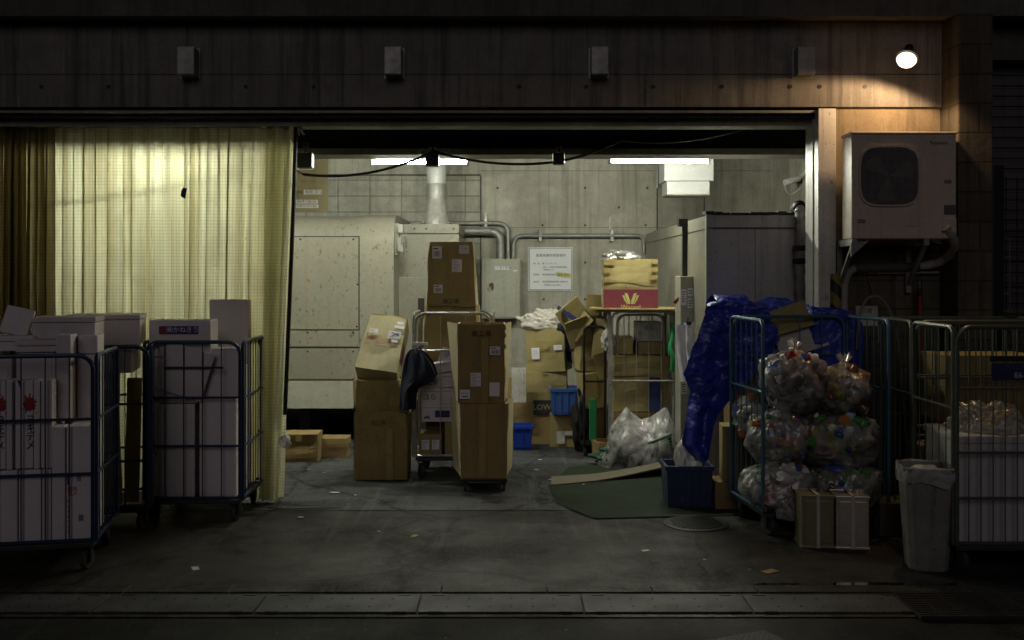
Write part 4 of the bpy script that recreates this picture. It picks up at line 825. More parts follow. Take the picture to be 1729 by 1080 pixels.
# ------------------------------------------------------------------ curtains
def curtain(label, name, X0, X1, D, ztop, zbot, folds, amp, mat, seed, slope=0.0, scal=0.03, over=0.7, zcut=None):
    random.seed(seed); n_per = 18; pts = []
    t = thing(name, label, 'curtain', ((X0+X1)/2, D, 0)); ox_ = (X0+X1)/2
    ws = [random.uniform(0.55, 1.6) for _ in range(folds)]; tot = sum(ws); x = X0; ws = [a*(X1-X0)/tot for a in ws]
    for fi, wd in enumerate(ws):
        a = amp*random.uniform(0.6, 1.3); ov = over*random.uniform(0.2, 1.15); sk = random.uniform(0.55, 0.8)
        for j in range(n_per):
            u = j/n_per; uu = u**(1/ (2*sk)) if False else u
            ph = 2*pi*uu
            pts.append((x + wd*uu + ov*wd*0.28*sin(2*ph)*(-1) , a*cos(ph) + 0.012*sin(3*ph+fi), fi, u))
        x += wd
    pts.append((X1, amp, folds, 0)); N = len(pts); NZ = 60; m = MB(); uvs = []; arc_ = [0]
    for i in range(1, N): arc_.append(arc_[-1] + math.hypot(pts[i][0]-pts[i-1][0], pts[i][1]-pts[i-1][1]))
    for j in range(NZ+1):
        v_ = j/NZ
        for i, (px, py, fi, u) in enumerate(pts):
            zt_ = ztop - scal*sin(pi*u)**2*(1 if j < 3 else max(0, 1-j/10)) ; z = zt_ + (zbot-zt_)*v_
            k_ = 0.55 + 0.45*min(1, v_*2.2)
            nx = 0.03*noise.noise((fi*3.1, z*0.8, seed)); ny = 0.025*noise.noise((px*4, z*1.3, seed+7))*v_
            edge = slope*v_*max(0, (px-X0)/(X1-X0))**3
            X_ = px + nx*v_*(0.3+v_) + edge
            zz = z + (0.02*noise.noise((px*6, 2, seed)) if j == NZ else 0)
            m.v.append(Vector((X_-ox_, py*k_ + ny, zz))); uvs.append((arc_[i], z))
    for j in range(NZ):
        for i in range(N-1): a = j*N+i; m.f.append([a, a+1, a+N+1, a+N]); m.m.append(0)
    o = m.build('cloth', mat, t, smooth=True)
    ul = o.data.uv_layers.new(name='uv')
    for lp in o.data.loops: ul.data[lp.index].uv = uvs[lp.vertex_index]
    return t, ws
CDp = 8.14
c1, ws1 = curtain('pale translucent mesh curtain drawn across the lit left bay', 'curtain', PX(92,CDp), PX(498,CDp), CDp, PZ(202,CDp), 0.04, 12, 0.036, 'curtain_cloth', 11, slope=-0.10, over=0.45)
c2_, ws2 = curtain('dark brown bunched curtain at the far left edge', 'curtain', PX(-120,CDp), PX(88,CDp), CDp+0.02, PZ(200,CDp), 0.05, 12, 0.075, 'curtain_brown', 23, over=1.0)
# stiff dark hem along the open edge, frayed string, patch
b = MB(); hem = [Vector((PX(501,CDp)+0.012, 0, PZ(208,CDp)))]
b.tube(smoothpath([(PX(500,CDp)-c1.location.x, 0.0, PZ(205,CDp)), (PX(496,CDp)-c1.location.x, 0, PZ(330,CDp)), (PX(490,CDp)-c1.location.x, 0, PZ(480,CDp)), (PX(481,CDp)-c1.location.x, 0, PZ(700,CDp))], 8), 0.017, 8).build('hem', 'black_rubber', c1, smooth=True)
b = MB(); random.seed(4); e0 = Vector((PX(500,CDp)-c1.location.x, -0.02, PZ(205,CDp)))
for i in range(7): b.tube(smoothpath([e0, e0+Vector((random.uniform(0,.05), -.01, -random.uniform(.02,.06))), e0+Vector((random.uniform(.02,.08), -.01, -random.uniform(.06,.12)))], 4), 0.004, 5)
b.build('frayed_string', 'white_cloth', c1)
D_ = CDp-0.075; b = MB(); b.add([(PX(306,D_),0,PZ(320,D_)), (PX(310,D_),0,PZ(316,D_)), (PX(316,D_),0,PZ(318,D_)), (PX(314,D_),0,PZ(328,D_)), (PX(313,D_),0,PZ(336,D_)), (PX(305,D_),0,PZ(331,D_))], [(0,1,2,3,4,5)])
b.v = [p - Vector((c1.location.x, 0.075, 0)) for p in b.v]; b.build('tape_patch', 'navy_cloth', c1)
rl = thing('curtain_rail', 'thin steel curtain rail with hanging hooks below the beam', 'rail', (0, CDp, PZ(193, CDp)))
MB().tube([(-5.25,0,0),(PX(505,CDp),0,0)], 0.013, 8).build('rail', 'galvanised', rl)
b = MB(); x = PX(92,CDp)
for wd in ws1: b.tube([(x, 0, 0.018), (x-.008, -.018, 0), (x, 0.0, -0.03), (x, 0.02, -0.045)], 0.005, 6); b.box(x-.006, x+.006, -.006, .006, -0.06, -0.02); x += wd
x = PX(-120,CDp)
for wd in ws2: b.tube([(x, 0, 0.018), (x-.008, -.018, 0), (x, 0.0, -0.03), (x, 0.02, -0.045)], 0.005, 6); x += wd
b.each('hook', 'dark_steel', rl)
# tattered strip of curtain hanging to the floor at the open edge
b = MB(); nx, nz = 14, 40; uvs = []
for j in range(nz+1):
    v_ = j/nz; z = PZ(206,CDp) + (0.015-PZ(206,CDp))*v_
    xl, xr = PX(452-14*v_,CDp), PX(499-27*v_, CDp)
    for i in range(nx+1):
        u = i/nx; zz = z + (0.05*abs(noise.noise((u*9, 1.7, 3))) if j == nz else 0)
        b.v.append(Vector((xl+(xr-xl)*u, 0.035*sin(u*11+v_*1.5)*(1-.3*v_) + 0.02*noise.noise((u*3, v_*3, 9)), zz))); uvs.append((u*.5, z))
for j in range(nz):
    for i in range(nx): a = j*(nx+1)+i; b.f.append([a, a+1, a+nx+2, a+nx+1]); b.m.append(0)
cs = b.build('curtain_strip', 'curtain_cloth', smooth=True, loc=(0, CDp-0.05, 0)); ul = cs.data.uv_layers.new(name='uv')
for lp in cs.data.loops: ul.data[lp.index].uv = uvs[lp.vertex_index]
tag(cs, 'tattered yellowed curtain end reaching the floor at the opening', 'curtain')

# ------------------------------------------------------------------ wheeled cages
def frame_path(w_, z0, z1, r_=0.09):                   # inverted U with rounded top corners, x,z
    return [(-w_/2, z0)] + arc(-w_/2+r_, z1-r_, r_, 180, 90) + arc(w_/2-r_, z1-r_, r_, 90, 0) + [(w_/2, z0)]
def panel(t, name, mat, wd, z0, z1, place, bars, rails, rr=0.014, br=0.0042, r_=0.09, short=None):
    m = MB(); fp_ = frame_path(wd, z0, z1, r_)
    m.tube([place(x, 0, z) for x, z in fp_], rr, 8)
    m.tube([place(-wd/2, 0, z0+0.012), place(wd/2, 0, z0+0.012)], rr*0.8, 6)
    for i in range(1, bars+1):
        x = -wd/2 + wd*i/(bars+1); m.tube([place(x, 0, z0), place(x, 0, z1 - (0.004 if r_ < wd*i/(bars+1) < wd-r_ else 0.012))], br, 5)
    for z in rails: m.bar(place(-wd/2, -0.004, z), place(wd/2, -0.004, z), 0.008, 0.026) if False else m.tube([place(-wd/2, -0.006, z), place(wd/2, -0.006, z)], 0.009, 6)
    if short: m.tube([place(short[0], -0.006, short[2]), place(short[1], -0.006, short[2])], 0.009, 6)
    return m.build(name, mat, t, smooth=True)
def roll_cage(label, cx_, cy_, rz, wd, dp, zt_, mat, front=5, side=6, rails=(), deck=0.17, sides='flrb', group='wheeled steel cages', short=None, wr=0.062, srails=None):
    t = thing('roll_cage', label, 'cage trolley', (cx_, cy_, 0), rz, group)
    MB().box(-wd/2, wd/2, -dp/2, dp/2, deck-0.035, deck-0.005).build('deck', 'deck_steel', t, bevel=0.006)
    sr = srails if srails is not None else rails
    for s in sides:
        if s == 'f': panel(t, 'front_gate', mat, wd, deck, zt_, lambda x, y, z: Vector((x, -dp/2+y, z)), front, rails, short=short)
        if s == 'b': panel(t, 'back_panel', mat, wd, deck, zt_, lambda x, y, z: Vector((x, dp/2-y, z)), front, rails)
        if s == 'l': panel(t, 'side_panel', mat, dp-0.03, deck, zt_, lambda x, y, z: Vector((-wd/2-0.016+y, x, z)), side, sr, r_=0.05)
        if s == 'r': panel(t, 'side_panel', mat, dp-0.03, deck, zt_, lambda x, y, z: Vector((wd/2+0.016-y, x, z)), side, sr, r_=0.05)
    for sx in (-1, 1):
        for sy in (-1, 1):
            px, py = sx*(wd/2-0.05), sy*(dp/2-0.07)
            c = MB().box(px-0.035, px+0.035, py-0.03, py+0.03, deck-0.05, deck-0.036)
            for q_ in (-1, 1): c.box(px+q_*0.026-0.003, px+q_*0.026+0.003, py-0.018, py+0.03, wr*0.8, deck-0.049)
            c = c.build('caster', 'dark_steel', t)
            a = 0.35*sx*sy; wv_ = MB().lathe([(wr*0.5, -0.018), (wr*0.93, -0.017), (wr, -0.009), (wr, 0.009), (wr*0.93, 0.017), (wr*0.5, 0.018)], (0,0,0), 18, 'X')
            o = wv_.build('wheel', 'wheel_rubber', c, smooth=True, loc=(px, py+0.012, wr+0.001)); o.rotation_euler = (0, 0, a)
    return t
def at(t, x, y, z): return Matrix.Translation(t.location) @ Matrix.Rotation(t.rotation_euler.z, 4, 'Z') @ Vector((x, y, z))

# ------------------------------------------------------------------ foam boxes
FOAM = [0]
def foam_box(label, size, loc, rot=(0,0,0), lid='t', mat=None, group='foam boxes in the wheeled cages', marks=None):
    """size w,d,h ; loc = centre of the underside ; lid side: t top, f front, l left, None"""
    w_, d_, h_ = size; FOAM[0] += 1; mat = mat or ('eps' if FOAM[0] % 3 else 'eps_b')
    t = thing('foam_box', label, 'foam box', loc, rot, group)
    lt = 0.035; g_ = 0.003
    if lid == 't':
        MB().box(-w_/2+.004, w_/2-.004, -d_/2+.004, d_/2-.004, 0, h_-lt-g_).build('tray', mat, t, bevel=0.008)
        MB().box(-w_/2, w_/2, -d_/2, d_/2, h_-lt, h_).build('lid', mat, t, bevel=0.009)
    elif lid == 'f':
        MB().box(-w_/2+.004, w_/2-.004, -d_/2+lt+g_, d_/2, .004, h_-.004).build('tray', mat, t, bevel=0.008)
        m = MB().box(-w_/2, w_/2, -d_/2, -d_/2+lt, 0, h_); m.build('lid', mat, t, bevel=0.012)
        if w_ > .12 and h_ > .2:
            q_ = 0.022
            MB().box(-w_/2+q_, w_/2-q_, -d_/2-.004, -d_/2+.002, q_, h_-q_).build('raised_panel', mat, t, bevel=0.003)
    elif lid == 'r':
        MB().box(-w_/2, w_/2-lt-g_, -d_/2+.004, d_/2-.004, .004, h_-.004).build('tray', mat, t, bevel=0.008)
        MB().box(w_/2-lt, w_/2, -d_/2, d_/2, 0, h_).build('lid', mat, t, bevel=0.009)
    else:
        MB().box(-w_/2, w_/2, -d_/2, d_/2, 0, h_).build('tray', mat, t, bevel=0.009)
    return t

# near cage on the left
A1 = roll_cage('nearest blue wheeled cage at the left edge full of foam boxes', -3.077, 6.47, R(11), 0.95, 0.70, 1.316, 'blue_tube', 6, 6, (0.93, 0.60), deck=0.185)
def fa(label, x0, x1, y0, y1, z0, z1, lid='t', rot=(0,0,0), **kw):
    p = at(A1, (x0+x1)/2, (y0+y1)/2, z0); return foam_box(label, (x1-x0, y1-y0, z1-z0), p, (rot[0], rot[1], rot[2]+A1.rotation_euler.z), lid, **kw)
def lx(px): return 0.475 - (155-px)/279.0
b1 = fa('upright foam box with a red mark at the very left edge of the photo', lx(-36), lx(26), -.325, -.20, .632, 1.172, 'r')
b2 = fa('upright foam box with a red blot and black vertical letters, second from the left edge', lx(30), lx(69), -.325, -.20, .632, 1.172, 'r')
fa('narrow upright foam box right of the lettered one', lx(70), lx(88), -.315, -.20, .632, 1.168, None)
fa('lower left foam block beneath the boxes with the red marks', lx(-36), lx(34), -.325, -.19, .19, .628, None)
fa('lower foam block beneath the second red mark', lx(36), lx(71), -.325, -.19, .19, .628, None)
fa('slim lower foam block with a small blue triangle on top', lx(72.5), lx(87), -.325, -.20, .19, .628, None)
b3 = fa('plain upright foam box left of the printed one', lx(88), lx(109), -.325, -.20, .19, .885, None)
b4 = fa('upright white foam box with red and grey print beside the cage corner post', lx(111), lx(153), -.325, -.10, .19, .885, None)
fa('tall foam box behind the bars in the right half of the near cage', lx(112), lx(150), -.06, .10, .19, 1.30, 'f')
fa('tall foam box behind the lettered ones in the near cage', lx(20), lx(84), -.17, .02, .19, 1.32, 'f')
fa('tall pale foam block at the left behind the red mark', lx(-60), lx(14), -.17, .02, .19, 1.30, 'f')
fa('square ended foam box standing highest at the front of the near cage', lx(86), lx(110), -.19, .0, .90, 1.435, None)
fa('second square ended foam box right of the highest one', lx(113), lx(146), -.05, .16, 1.305, 1.42, None)
fa('wide foam box lying across the top of the near cage', lx(40), lx(128), .03, .30, 1.24, 1.37, 't')
fa('long foam box topping the pile at the back of the near cage', lx(30), lx(138), .04, .34, 1.375, 1.535, 't')
fa('foam box on the left of the top of the near cage', lx(-40), lx(38), -.02, .28, 1.325, 1.42, 't')
fa('foam lid leaning at the far left on top of the pile', lx(-30), lx(18), .10, .14, 1.42, 1.60, None, (R(-14), R(14), 0))
fa('foam lid with a torn corner on top of the near cage', lx(16), lx(84), -.15, .03, 1.325, 1.40, 't', (0, 0, R(2)))
for tt, xx in ((b1, 0.03), (b2, 0.005)):
    dd = -.125/2 - 0.0015; random.seed(2); m = MB(); pts = []
    for i in range(26): a = 2*pi*i/26; rr = (0.034 + 0.030*noise.noise((cos(a)*2.2, sin(a)*2.2, xx+4)))*(1 + .35*(i % 2)*random.random()); pts.append((xx+0.01+rr*cos(a)*0.9, dd, 0.395+rr*1.2*sin(a)))
    m.quad(pts)
    for i in range(14): px_, pz_ = xx+random.uniform(-.035,.05), 0.395+random.uniform(-.075,.06); s_ = random.uniform(.002,.006); m.quad([(px_-s_,dd,pz_-s_),(px_+s_,dd,pz_-s_*.6),(px_+s_*.7,dd,pz_+s_),(px_-s_*.5,dd,pz_+s_)])
    m.build('red_mark', 'ink_red', tt)
    for i, ch_ in enumerate('ヨキデメ'): text(ch_, 0.062, 'ink', tt, (xx+0.012, dd-.001, 0.30-i*0.052), sx=0.85)
MB().add([(-.02,0,0),(.0,0,0),(.0,0,-.05)], [(0,1,2)]).build('blue_corner', 'ink_blue', b2, loc=(lx(40)-lx(50.5), -.064, .537))
dd = -.225/2 - .0015
b = MB(); b.box(-.07, -.058, dd-.001, dd+.001, .34, .40).box(-.012, -.006, dd-.001, dd+.001, .36, .41).box(.0, .006, dd-.001, dd+.001, .36, .41).build('printed_code', 'ink_purple', b4)
text('鮮魚\n活〆', 0.03, 'ink_red', b4, (-.04, dd-.001, .30)); text('L\ne\nt\nt\nu\nc\ne', 0.034, 'ink_red', b4, (-.063, dd-.001, .15), sx=1.0)
b = MB()
for i in range(3):
    for j in range(3): b.box(-.005+i*.010, .003+i*.010, dd-.001, dd+.001, .12+j*.013, .13+j*.013)
b.build('printed_code', 'ink_grey', b4)
# middle cage, half hidden between the other two
A2 = roll_cage('middle blue wheeled cage squeezed between two others at the left', -2.93, 7.43, R(13), 0.62, 0.60, 1.30, 'blue_tube', 3, 5, (0.90, 0.50), deck=0.17)
def fb(label, x0, x1, y0, y1, z0, z1, lid='t', rot=(0,0,0), **kw):
    p = at(A2, (x0+x1)/2, (y0+y1)/2, z0); return foam_box(label, (x1-x0, y1-y0, z1-z0), p, (rot[0], rot[1], rot[2]+A2.rotation_euler.z), lid, **kw)
fb('foam box sitting on top of the middle cage', -.28, .24, -.14, .22, 1.305, 1.52, 't'); fb('foam box lying under the topmost one in the middle cage', -.30, .20, -.24, .24, 1.11, 1.30, 't'); fb('foam block filling the back of the middle cage', -.28, .05, .02, .26, .175, 1.10, 'f')
for i, (x_, w_, h_, tl) in enumerate(((-.06,.10,.82,3), (.05,.11,.70,-2), (.16,.10,.90,2))):
    p = at(A2, x_+.02, -.20+.03*i, .18); o = thing('cardboard_strip', ('wide brown cardboard strip standing in the middle cage', 'torn brown cardboard strip in front of the others in the middle cage', 'tall brown cardboard strip next to the cage post in the middle cage')[i], 'cardboard', p, (R(3*i), R(tl), A2.rotation_euler.z))
    MB().box(-w_/2, w_/2, -.008, .008, 0, h_).build('sheet', ['card', 'card_light', 'card'][i], o); MB().box(-w_/2, w_/2, -.03, -.009, h_*.7, h_*.72).build('folded_edge', 'card_light', o)
# far cage of the left group
A3 = roll_cage('blue wheeled cage before the curtain with a purple labelled foam box on top', -2.33, 7.80, R(1.5), 0.68, 0.70, 1.316, 'blue_tube', 4, 7, (0.912, 0.56), deck=0.17, short=(-.21, .22, 1.13))
def fc(label, x0, x1, y0, y1, z0, z1, lid='t', rot=(0,0,0), **kw):
    p = at(A3, (x0+x1)/2, (y0+y1)/2, z0); return foam_box(label, (x1-x0, y1-y0, z1-z0), p, (rot[0], rot[1], rot[2]+A3.rotation_euler.z), lid, **kw)
fc('lower left upright foam box in the cage before the curtain', -.31, .0, -.31, -.10, .17, .86, 'f'); fc('lower right upright foam box in the cage before the curtain', .03, .30, -.30, -.09, .17, .90, 'f')
fc('upper left foam box behind the slanted lid', -.32, .02, -.30, -.05, .865, 1.20, 'f'); fc('upper right foam box below the tall upright one', .05, .31, -.27, -.04, .905, 1.265, 'f')
s_ = fc('foam box with a purple shop label standing on the cage before the curtain', -.335, .115, -.30, -.09, 1.205, 1.475, None)
fc('foam box at the back supporting the purple labelled one', -.32, -.03, .02, .30, .17, 1.015, None)
fc('tall upright foam box rising above the cage at its right corner', -.015, .285, .14, .28, .17, 1.615, 'f', (0, 0, R(-1))); fc('slim foam block behind the tall upright box', .05, .20, .02, .12, .17, 1.19, None)
fc('thin foam lid tipped diagonally behind the bars', -.30, .06, -.338, -.316, .93, 1.29, None, (0, R(17), 0)); fc('narrow dirty foam block at the right side of the cage', .215, .30, -.02, .10, .17, 1.12, None)
dd = -.107; MB().box(-.15, .135, dd-.002, dd, .165, .225).build('shop_label', 'ink_purple', s_); MB().box(-.143, -.095, dd-.0035, dd-.0022, .169, .221).build('emblem', 'ink_red', s_)
text('㈱かねきう', .047, 'paper', s_, (.022, dd-.004, .196)); text('魚', .040, 'ink_purple', s_, (-.119, dd-.0045, .196))

# ------------------------------------------------------------------ cartons
CN = [0]
def carton(label, size, loc, rot=(0,0,0), mat='card', cham=(0.0, 0.0), flare=0.0, open_=False, close_seam=True, stickers=(), words=(), tape=None, jag=0.0, group='cardboard boxes', name='cardboard_box', inner=0.5, flaps=(), up=True):
    """size w,d,h. cham = front corner chamfer at bottom/top. flare widens the top. stickers: (x,z,w,h,mat,style) on the front, relative units in metres from bottom centre"""
    w_, d_, h_ = size; CN[0] += 1; sd = CN[0]*7.31
    t = thing(name, label, 'cardboard box', loc, rot, group)
    NL = 7; sub = 4
    def loop(v_, inset=0.0):
        c = cham[0] + (cham[1]-cham[0])*v_; ww = w_/2*(1+flare*v_)-inset; dd_ = d_/2-inset; c = max(c, 0.004)
        cor = [(-ww+c, -dd_), (ww-c, -dd_), (ww, -dd_+c*1.6), (ww, dd_), (-ww, dd_), (-ww, -dd_+c*1.6)]
        pts = []
        for i in range(6):
            a, b_ = cor[i], cor[(i+1)%6]
            for j in range(sub): u = j/sub; pts.append((a[0]+(b_[0]-a[0])*u, a[1]+(b_[1]-a[1])*u))
        return pts
    m = MB(); n = 6*sub
    for l in range(NL+1):
        v_ = l/NL
        for i, (x, y) in enumerate(loop(v_)):
            am = 0.020*min(1, w_/0.4)*(0.3+sin(pi*min(.95, v_)))
            e = 0 if i % sub == 0 else 1
            dx_ = am*noise.noise((x*4, y*4, v_*2+sd))*(.4+.6*e); dy_ = am*noise.noise((x*4+9, y*4, v_*2+sd))*(.4+.6*e)
            z = h_*v_ + (jag*noise.noise((x*22, y*22, sd)) if (l == NL and up) or (l == 0 and not up) else 0)
            m.v.append(Vector((x+dx_, y+dy_, z)))
    for l in range(NL):
        for i in range(n): j = (i+1) % n; m.f.append([l*n+i, l*n+j, (l+1)*n+j, (l+1)*n+i]); m.m.append(0)
    if up or not open_: m.f.append(list(range(n))[::-1]); m.m.append(0)
    if open_:
        b0 = len(m.v); base = NL*n if up else 0
        for i in range(n):                      # inner wall
            p = m.v[base+i]; cpt_ = Vector((p.x*(1-0.010/(w_/2)), p.y*(1-0.010/(d_/2)), p.z)); m.v.append(cpt_)
        for i in range(n):
            p = m.v[b0+i]; m.v.append(Vector((p.x*.97, p.y*.97, h_*(1-inner) if up else h_*inner)))
        for i in range(n):
            j = (i+1) % n; m.f += [[base+i, base+j, b0+j, b0+i], [b0+i, b0+j, b0+n+j, b0+n+i]]; m.m += [0, 0]
        m.f.append(list(range(b0+n, b0+2*n))); m.m.append(0)
        if not up: m.f.append(list(range(NL*n, NL*n+n))); m.m.append(0)
    else: m.f.append(list(range(NL*n, NL*n+n))); m.m.append(0)
    o = m.build('box_body', mat, t, bevel=0.0)
    fy = -d_/2 - 0.0190*min(1, w_/0.4)*0.9
    for st in stickers:
        x, z, sw_, sh_, sm, sty = st; y_ = fy
        s = MB().box(x-sw_/2, x+sw_/2, y_-.0015, y_+.0005, z-sh_/2, z+sh_/2)
        random.seed(int((x*1000+z*777)) % 991)
        if sty == 'lines':
            zz = z+sh_/2-.010
            while zz > z-sh_/2+.008: s.box(x-sw_/2+.006, x+sw_/2-.006-random.random()*sw_*.5, y_-.0022, y_-.0014, zz-.003, zz, 1); zz -= .012
        if sty == 'code':
            xx = x-sw_*.35
            while xx < x+sw_*.35: d1 = random.uniform(.002,.006); s.box(xx, xx+d1, y_-.0022, y_-.0014, z-sh_*.35, z+sh_*.1, 1); xx += d1+.004
            s.box(x-sw_*.4, x+sw_*.1, y_-.0022, y_-.0014, z+sh_*.25, z+sh_*.36, 1)
        if sty == 'dots':
            for q_ in range(4): s.lathe([(sw_*.06, y_-.0025), (sw_*.06, y_-.0012)], (x-sw_*.3+q_*sw_*.2, 0, z+sh_*.1), 8, 'Y', 1)
            s.box(x-sw_*.3, x+sw_*.3, y_-.0022, y_-.0014, z-sh_*.3, z-sh_*.18, 1)
        if sty == 'form':
            for q_ in range(5): s.box(x-sw_/2+.004, x+sw_/2-.004, y_-.0022, y_-.0014, z-sh_*.4+q_*sh_*.18, z-sh_*.4+q_*sh_*.18+.002, 1)
            s.bar((x-sw_*.3, y_-.002, z-sh_*.25), (x+sw_*.25, y_-.002, z+sh_*.3), .006, .001, 1); s.bar((x-sw_*.3, y_-.002, z+sh_*.3), (x+sw_*.35, y_-.002, z+.0), .006, .001, 1)
        s.build('label', [sm, 'ink_grey' if sty != 'form' else 'ink_purple'], t)
    for (s, x, z, sz, mm) in words: text(s, sz, mm, t, (x, fy-.001, z))
    if tape: MB().box(tape[0]-.028, tape[0]+.028, fy+.001, fy+.004, tape[1], tape[2]).build('tape', 'tape_tan', t)
    for (side, ln, ang, fm) in flaps:
        th_ = .005; z0 = h_-.002; m = MB()
        if side in 'lr':
            s_ = -1 if side == 'l' else 1; x0 = s_*(w_/2*(1+flare)); m.add([(x0, -d_/2+.02, z0), (x0, d_/2-.01, z0), (x0+s_*ln*cos(ang), d_/2-.03, z0+ln*sin(ang)), (x0+s_*ln*cos(ang), -d_/2+.04, z0+ln*sin(ang))], [])
        else:
            s_ = -1 if side == 'f' else 1; y0 = s_*d_/2; m.add([(-w_/2+.02, y0, z0), (w_/2-.02, y0, z0), (w_/2-.03, y0+s_*ln*cos(ang), z0+ln*sin(ang)), (-w_/2+.03, y0+s_*ln*cos(ang), z0+ln*sin(ang))], [])
        nn = (m.v[1]-m.v[0]).cross(m.v[3]-m.v[0]).normalized()*th_; m.v += [p+nn for p in m.v[:4]]
        m.f = [[0,1,2,3],[7,6,5,4],[0,4,5,1],[1,5,6,2],[2,6,7,3],[3,7,4,0]]; m.m = [0]*6; m.build('flap', fm, t)
    return t
def sz_(px, D): return px*D/F

# left stack, in front of the cream machine
D = 8.97
cb1 = carton('tall olive carton at the bottom of the left stack with a torn top edge', (sz_(90,D), .42, .585), (PX(642,D), D+.21, .012), (0,0,R(1)), 'card_olive', (0.0, .02), 0.04, True, jag=.035, words=[('南工場', -.02, .50, .045, 'ink_brown'), ('1', -.03, .385, .04, 'ink_brown')], inner=.30, tape=(.08, .0, .45))
MB().add([(-.236,-.205,.02),(-.262,.10,.04),(-.285,.12,.64),(-.275,.02,.84),(-.240,-.20,.60)], [(0,1,2,3,4)]).add([(-.231,-.200,.02),(-.257,.10,.04),(-.280,.12,.64),(-.270,.02,.84),(-.235,-.195,.60)], [(4,3,2,1,0)]).build('torn_flap', 'card_light', cb1)
cb2 = carton('carton sunk into the open torn carton of the left stack', (sz_(84,D), .36, .45), (PX(640,D)-.005, D+.22, .425), (0,R(-1),R(-2)), 'card_olive', (.0,.05), .05, False)
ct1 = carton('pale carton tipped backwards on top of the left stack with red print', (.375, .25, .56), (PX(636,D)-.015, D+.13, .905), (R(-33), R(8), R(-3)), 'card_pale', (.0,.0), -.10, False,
    stickers=[(-.10,.375,.075,.04,'paper','lines'),(.095,.36,.11,.075,'paper','form'),(.105,.30,.055,.025,'paper','none'),(.12,.445,.085,.03,'paper','none'),(.12,.49,.06,.03,'paper','none')],
    words=[('割注\n意物', -.125, .315, .035, 'ink_red')])
fy = -.142
b = MB()
for i in range(4): b.box(-.075, .075, fy-.001, fy, .235+i*.022, .2375+i*.022)
b.box(-.075, -.0725, fy-.001, fy, .235, .303).box(.0725, .075, fy-.001, fy, .235, .303).box(-.05, -.0475, fy-.001, fy, .235, .303).build('printed_table', 'ink_red', ct1)
MB().add([(.188,-.10,.12),(.190,.04,.14),(.188,.04,.29),(.184,-.10,.32)], [(0,1,2,3)]).build('red_print', 'print_crimson', ct1)
MB().box(-.165, .165, -.128, .10, .552, .566).build('folded_top', 'card_light', ct1)
# centre stack on a dolly
D = 8.48
dl = thing('dolly', 'low black wheeled dolly carrying the centre cartons', 'dolly', (PX(818,D), D+.22, 0))
MB().box(-.21, .19, -.20, .20, .085, .112).build('deck', 'black_plastic', dl, bevel=.006)
for sx in (-1,1):
    for sy in (-1,1):
        c = MB().box(sx*.16-.02, sx*.16+.02, sy*.15-.02, sy*.15+.02, .055, .084).build('caster', 'dark_steel', dl); MB().lathe([(.02,-.012),(.036,-.01),(.036,.01),(.02,.012)], (sx*.16, sy*.15, .038), 14, 'X').build('wheel', 'wheel_rubber', c, smooth=True)
bw_ = sz_(88,D)
def wings(t, w_, d_, h_, top_out, bot_out, mat='card_pale', z0=.0, taped=True):  # paler card on the flaps stands in for light catching their sides
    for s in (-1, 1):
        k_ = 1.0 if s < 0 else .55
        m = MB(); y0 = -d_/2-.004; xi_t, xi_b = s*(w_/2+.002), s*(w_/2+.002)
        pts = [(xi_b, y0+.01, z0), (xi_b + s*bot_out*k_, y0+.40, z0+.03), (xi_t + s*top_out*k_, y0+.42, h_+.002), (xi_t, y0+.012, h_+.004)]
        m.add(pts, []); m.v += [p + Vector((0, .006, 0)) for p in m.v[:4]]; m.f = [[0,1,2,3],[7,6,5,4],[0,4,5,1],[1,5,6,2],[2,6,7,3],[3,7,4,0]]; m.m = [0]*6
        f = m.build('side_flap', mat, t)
        if taped and s > 0:
            for zz in (.96, .86, .72):
                MB().box(xi_t-.006, xi_t+.012, y0+.006, y0+.022, h_*zz-.02, h_*zz+.015).build('tape', 'tape_tan', t)
cbB = carton('large brown carton on the dolly carrying another carton', (sz_(78,D), .42, .62), (PX(817,D), D+.22, .118), (0,0,0), 'card_red', (0,0), 0.06, True, words=[('9', .02, .40, .05, 'ink_brown')], inner=.06, tape=(-.01, .02, .60))
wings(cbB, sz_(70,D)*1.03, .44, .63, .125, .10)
MB().lathe([(.03,-.0015),(.03,.0)], (.0, -.234, .40), 12, 'Y').build('yellow_tape', 'tape_tan', cbB)
cbA = carton('upper carton on the dolly stack with four white stickers', (sz_(79,D), .40, .655), (PX(812,D), D+.22, .742), (0,0,R(.6)), 'card_red', (0,0), 0.03, True,
    stickers=[(.115,.435,.085,.07,'paper','code'),(-.045,.195,.085,.115,'paper','lines'),(.11,.115,.085,.115,'paper','none'),(-.135,.075,.085,.075,'paper','dots')], words=[('南工場', .0, .575, .055, 'ink')], inner=.6, tape=(.03, .0, .54))
wings(cbA, sz_(79,D)*.99, .42, .655, .11, .05)
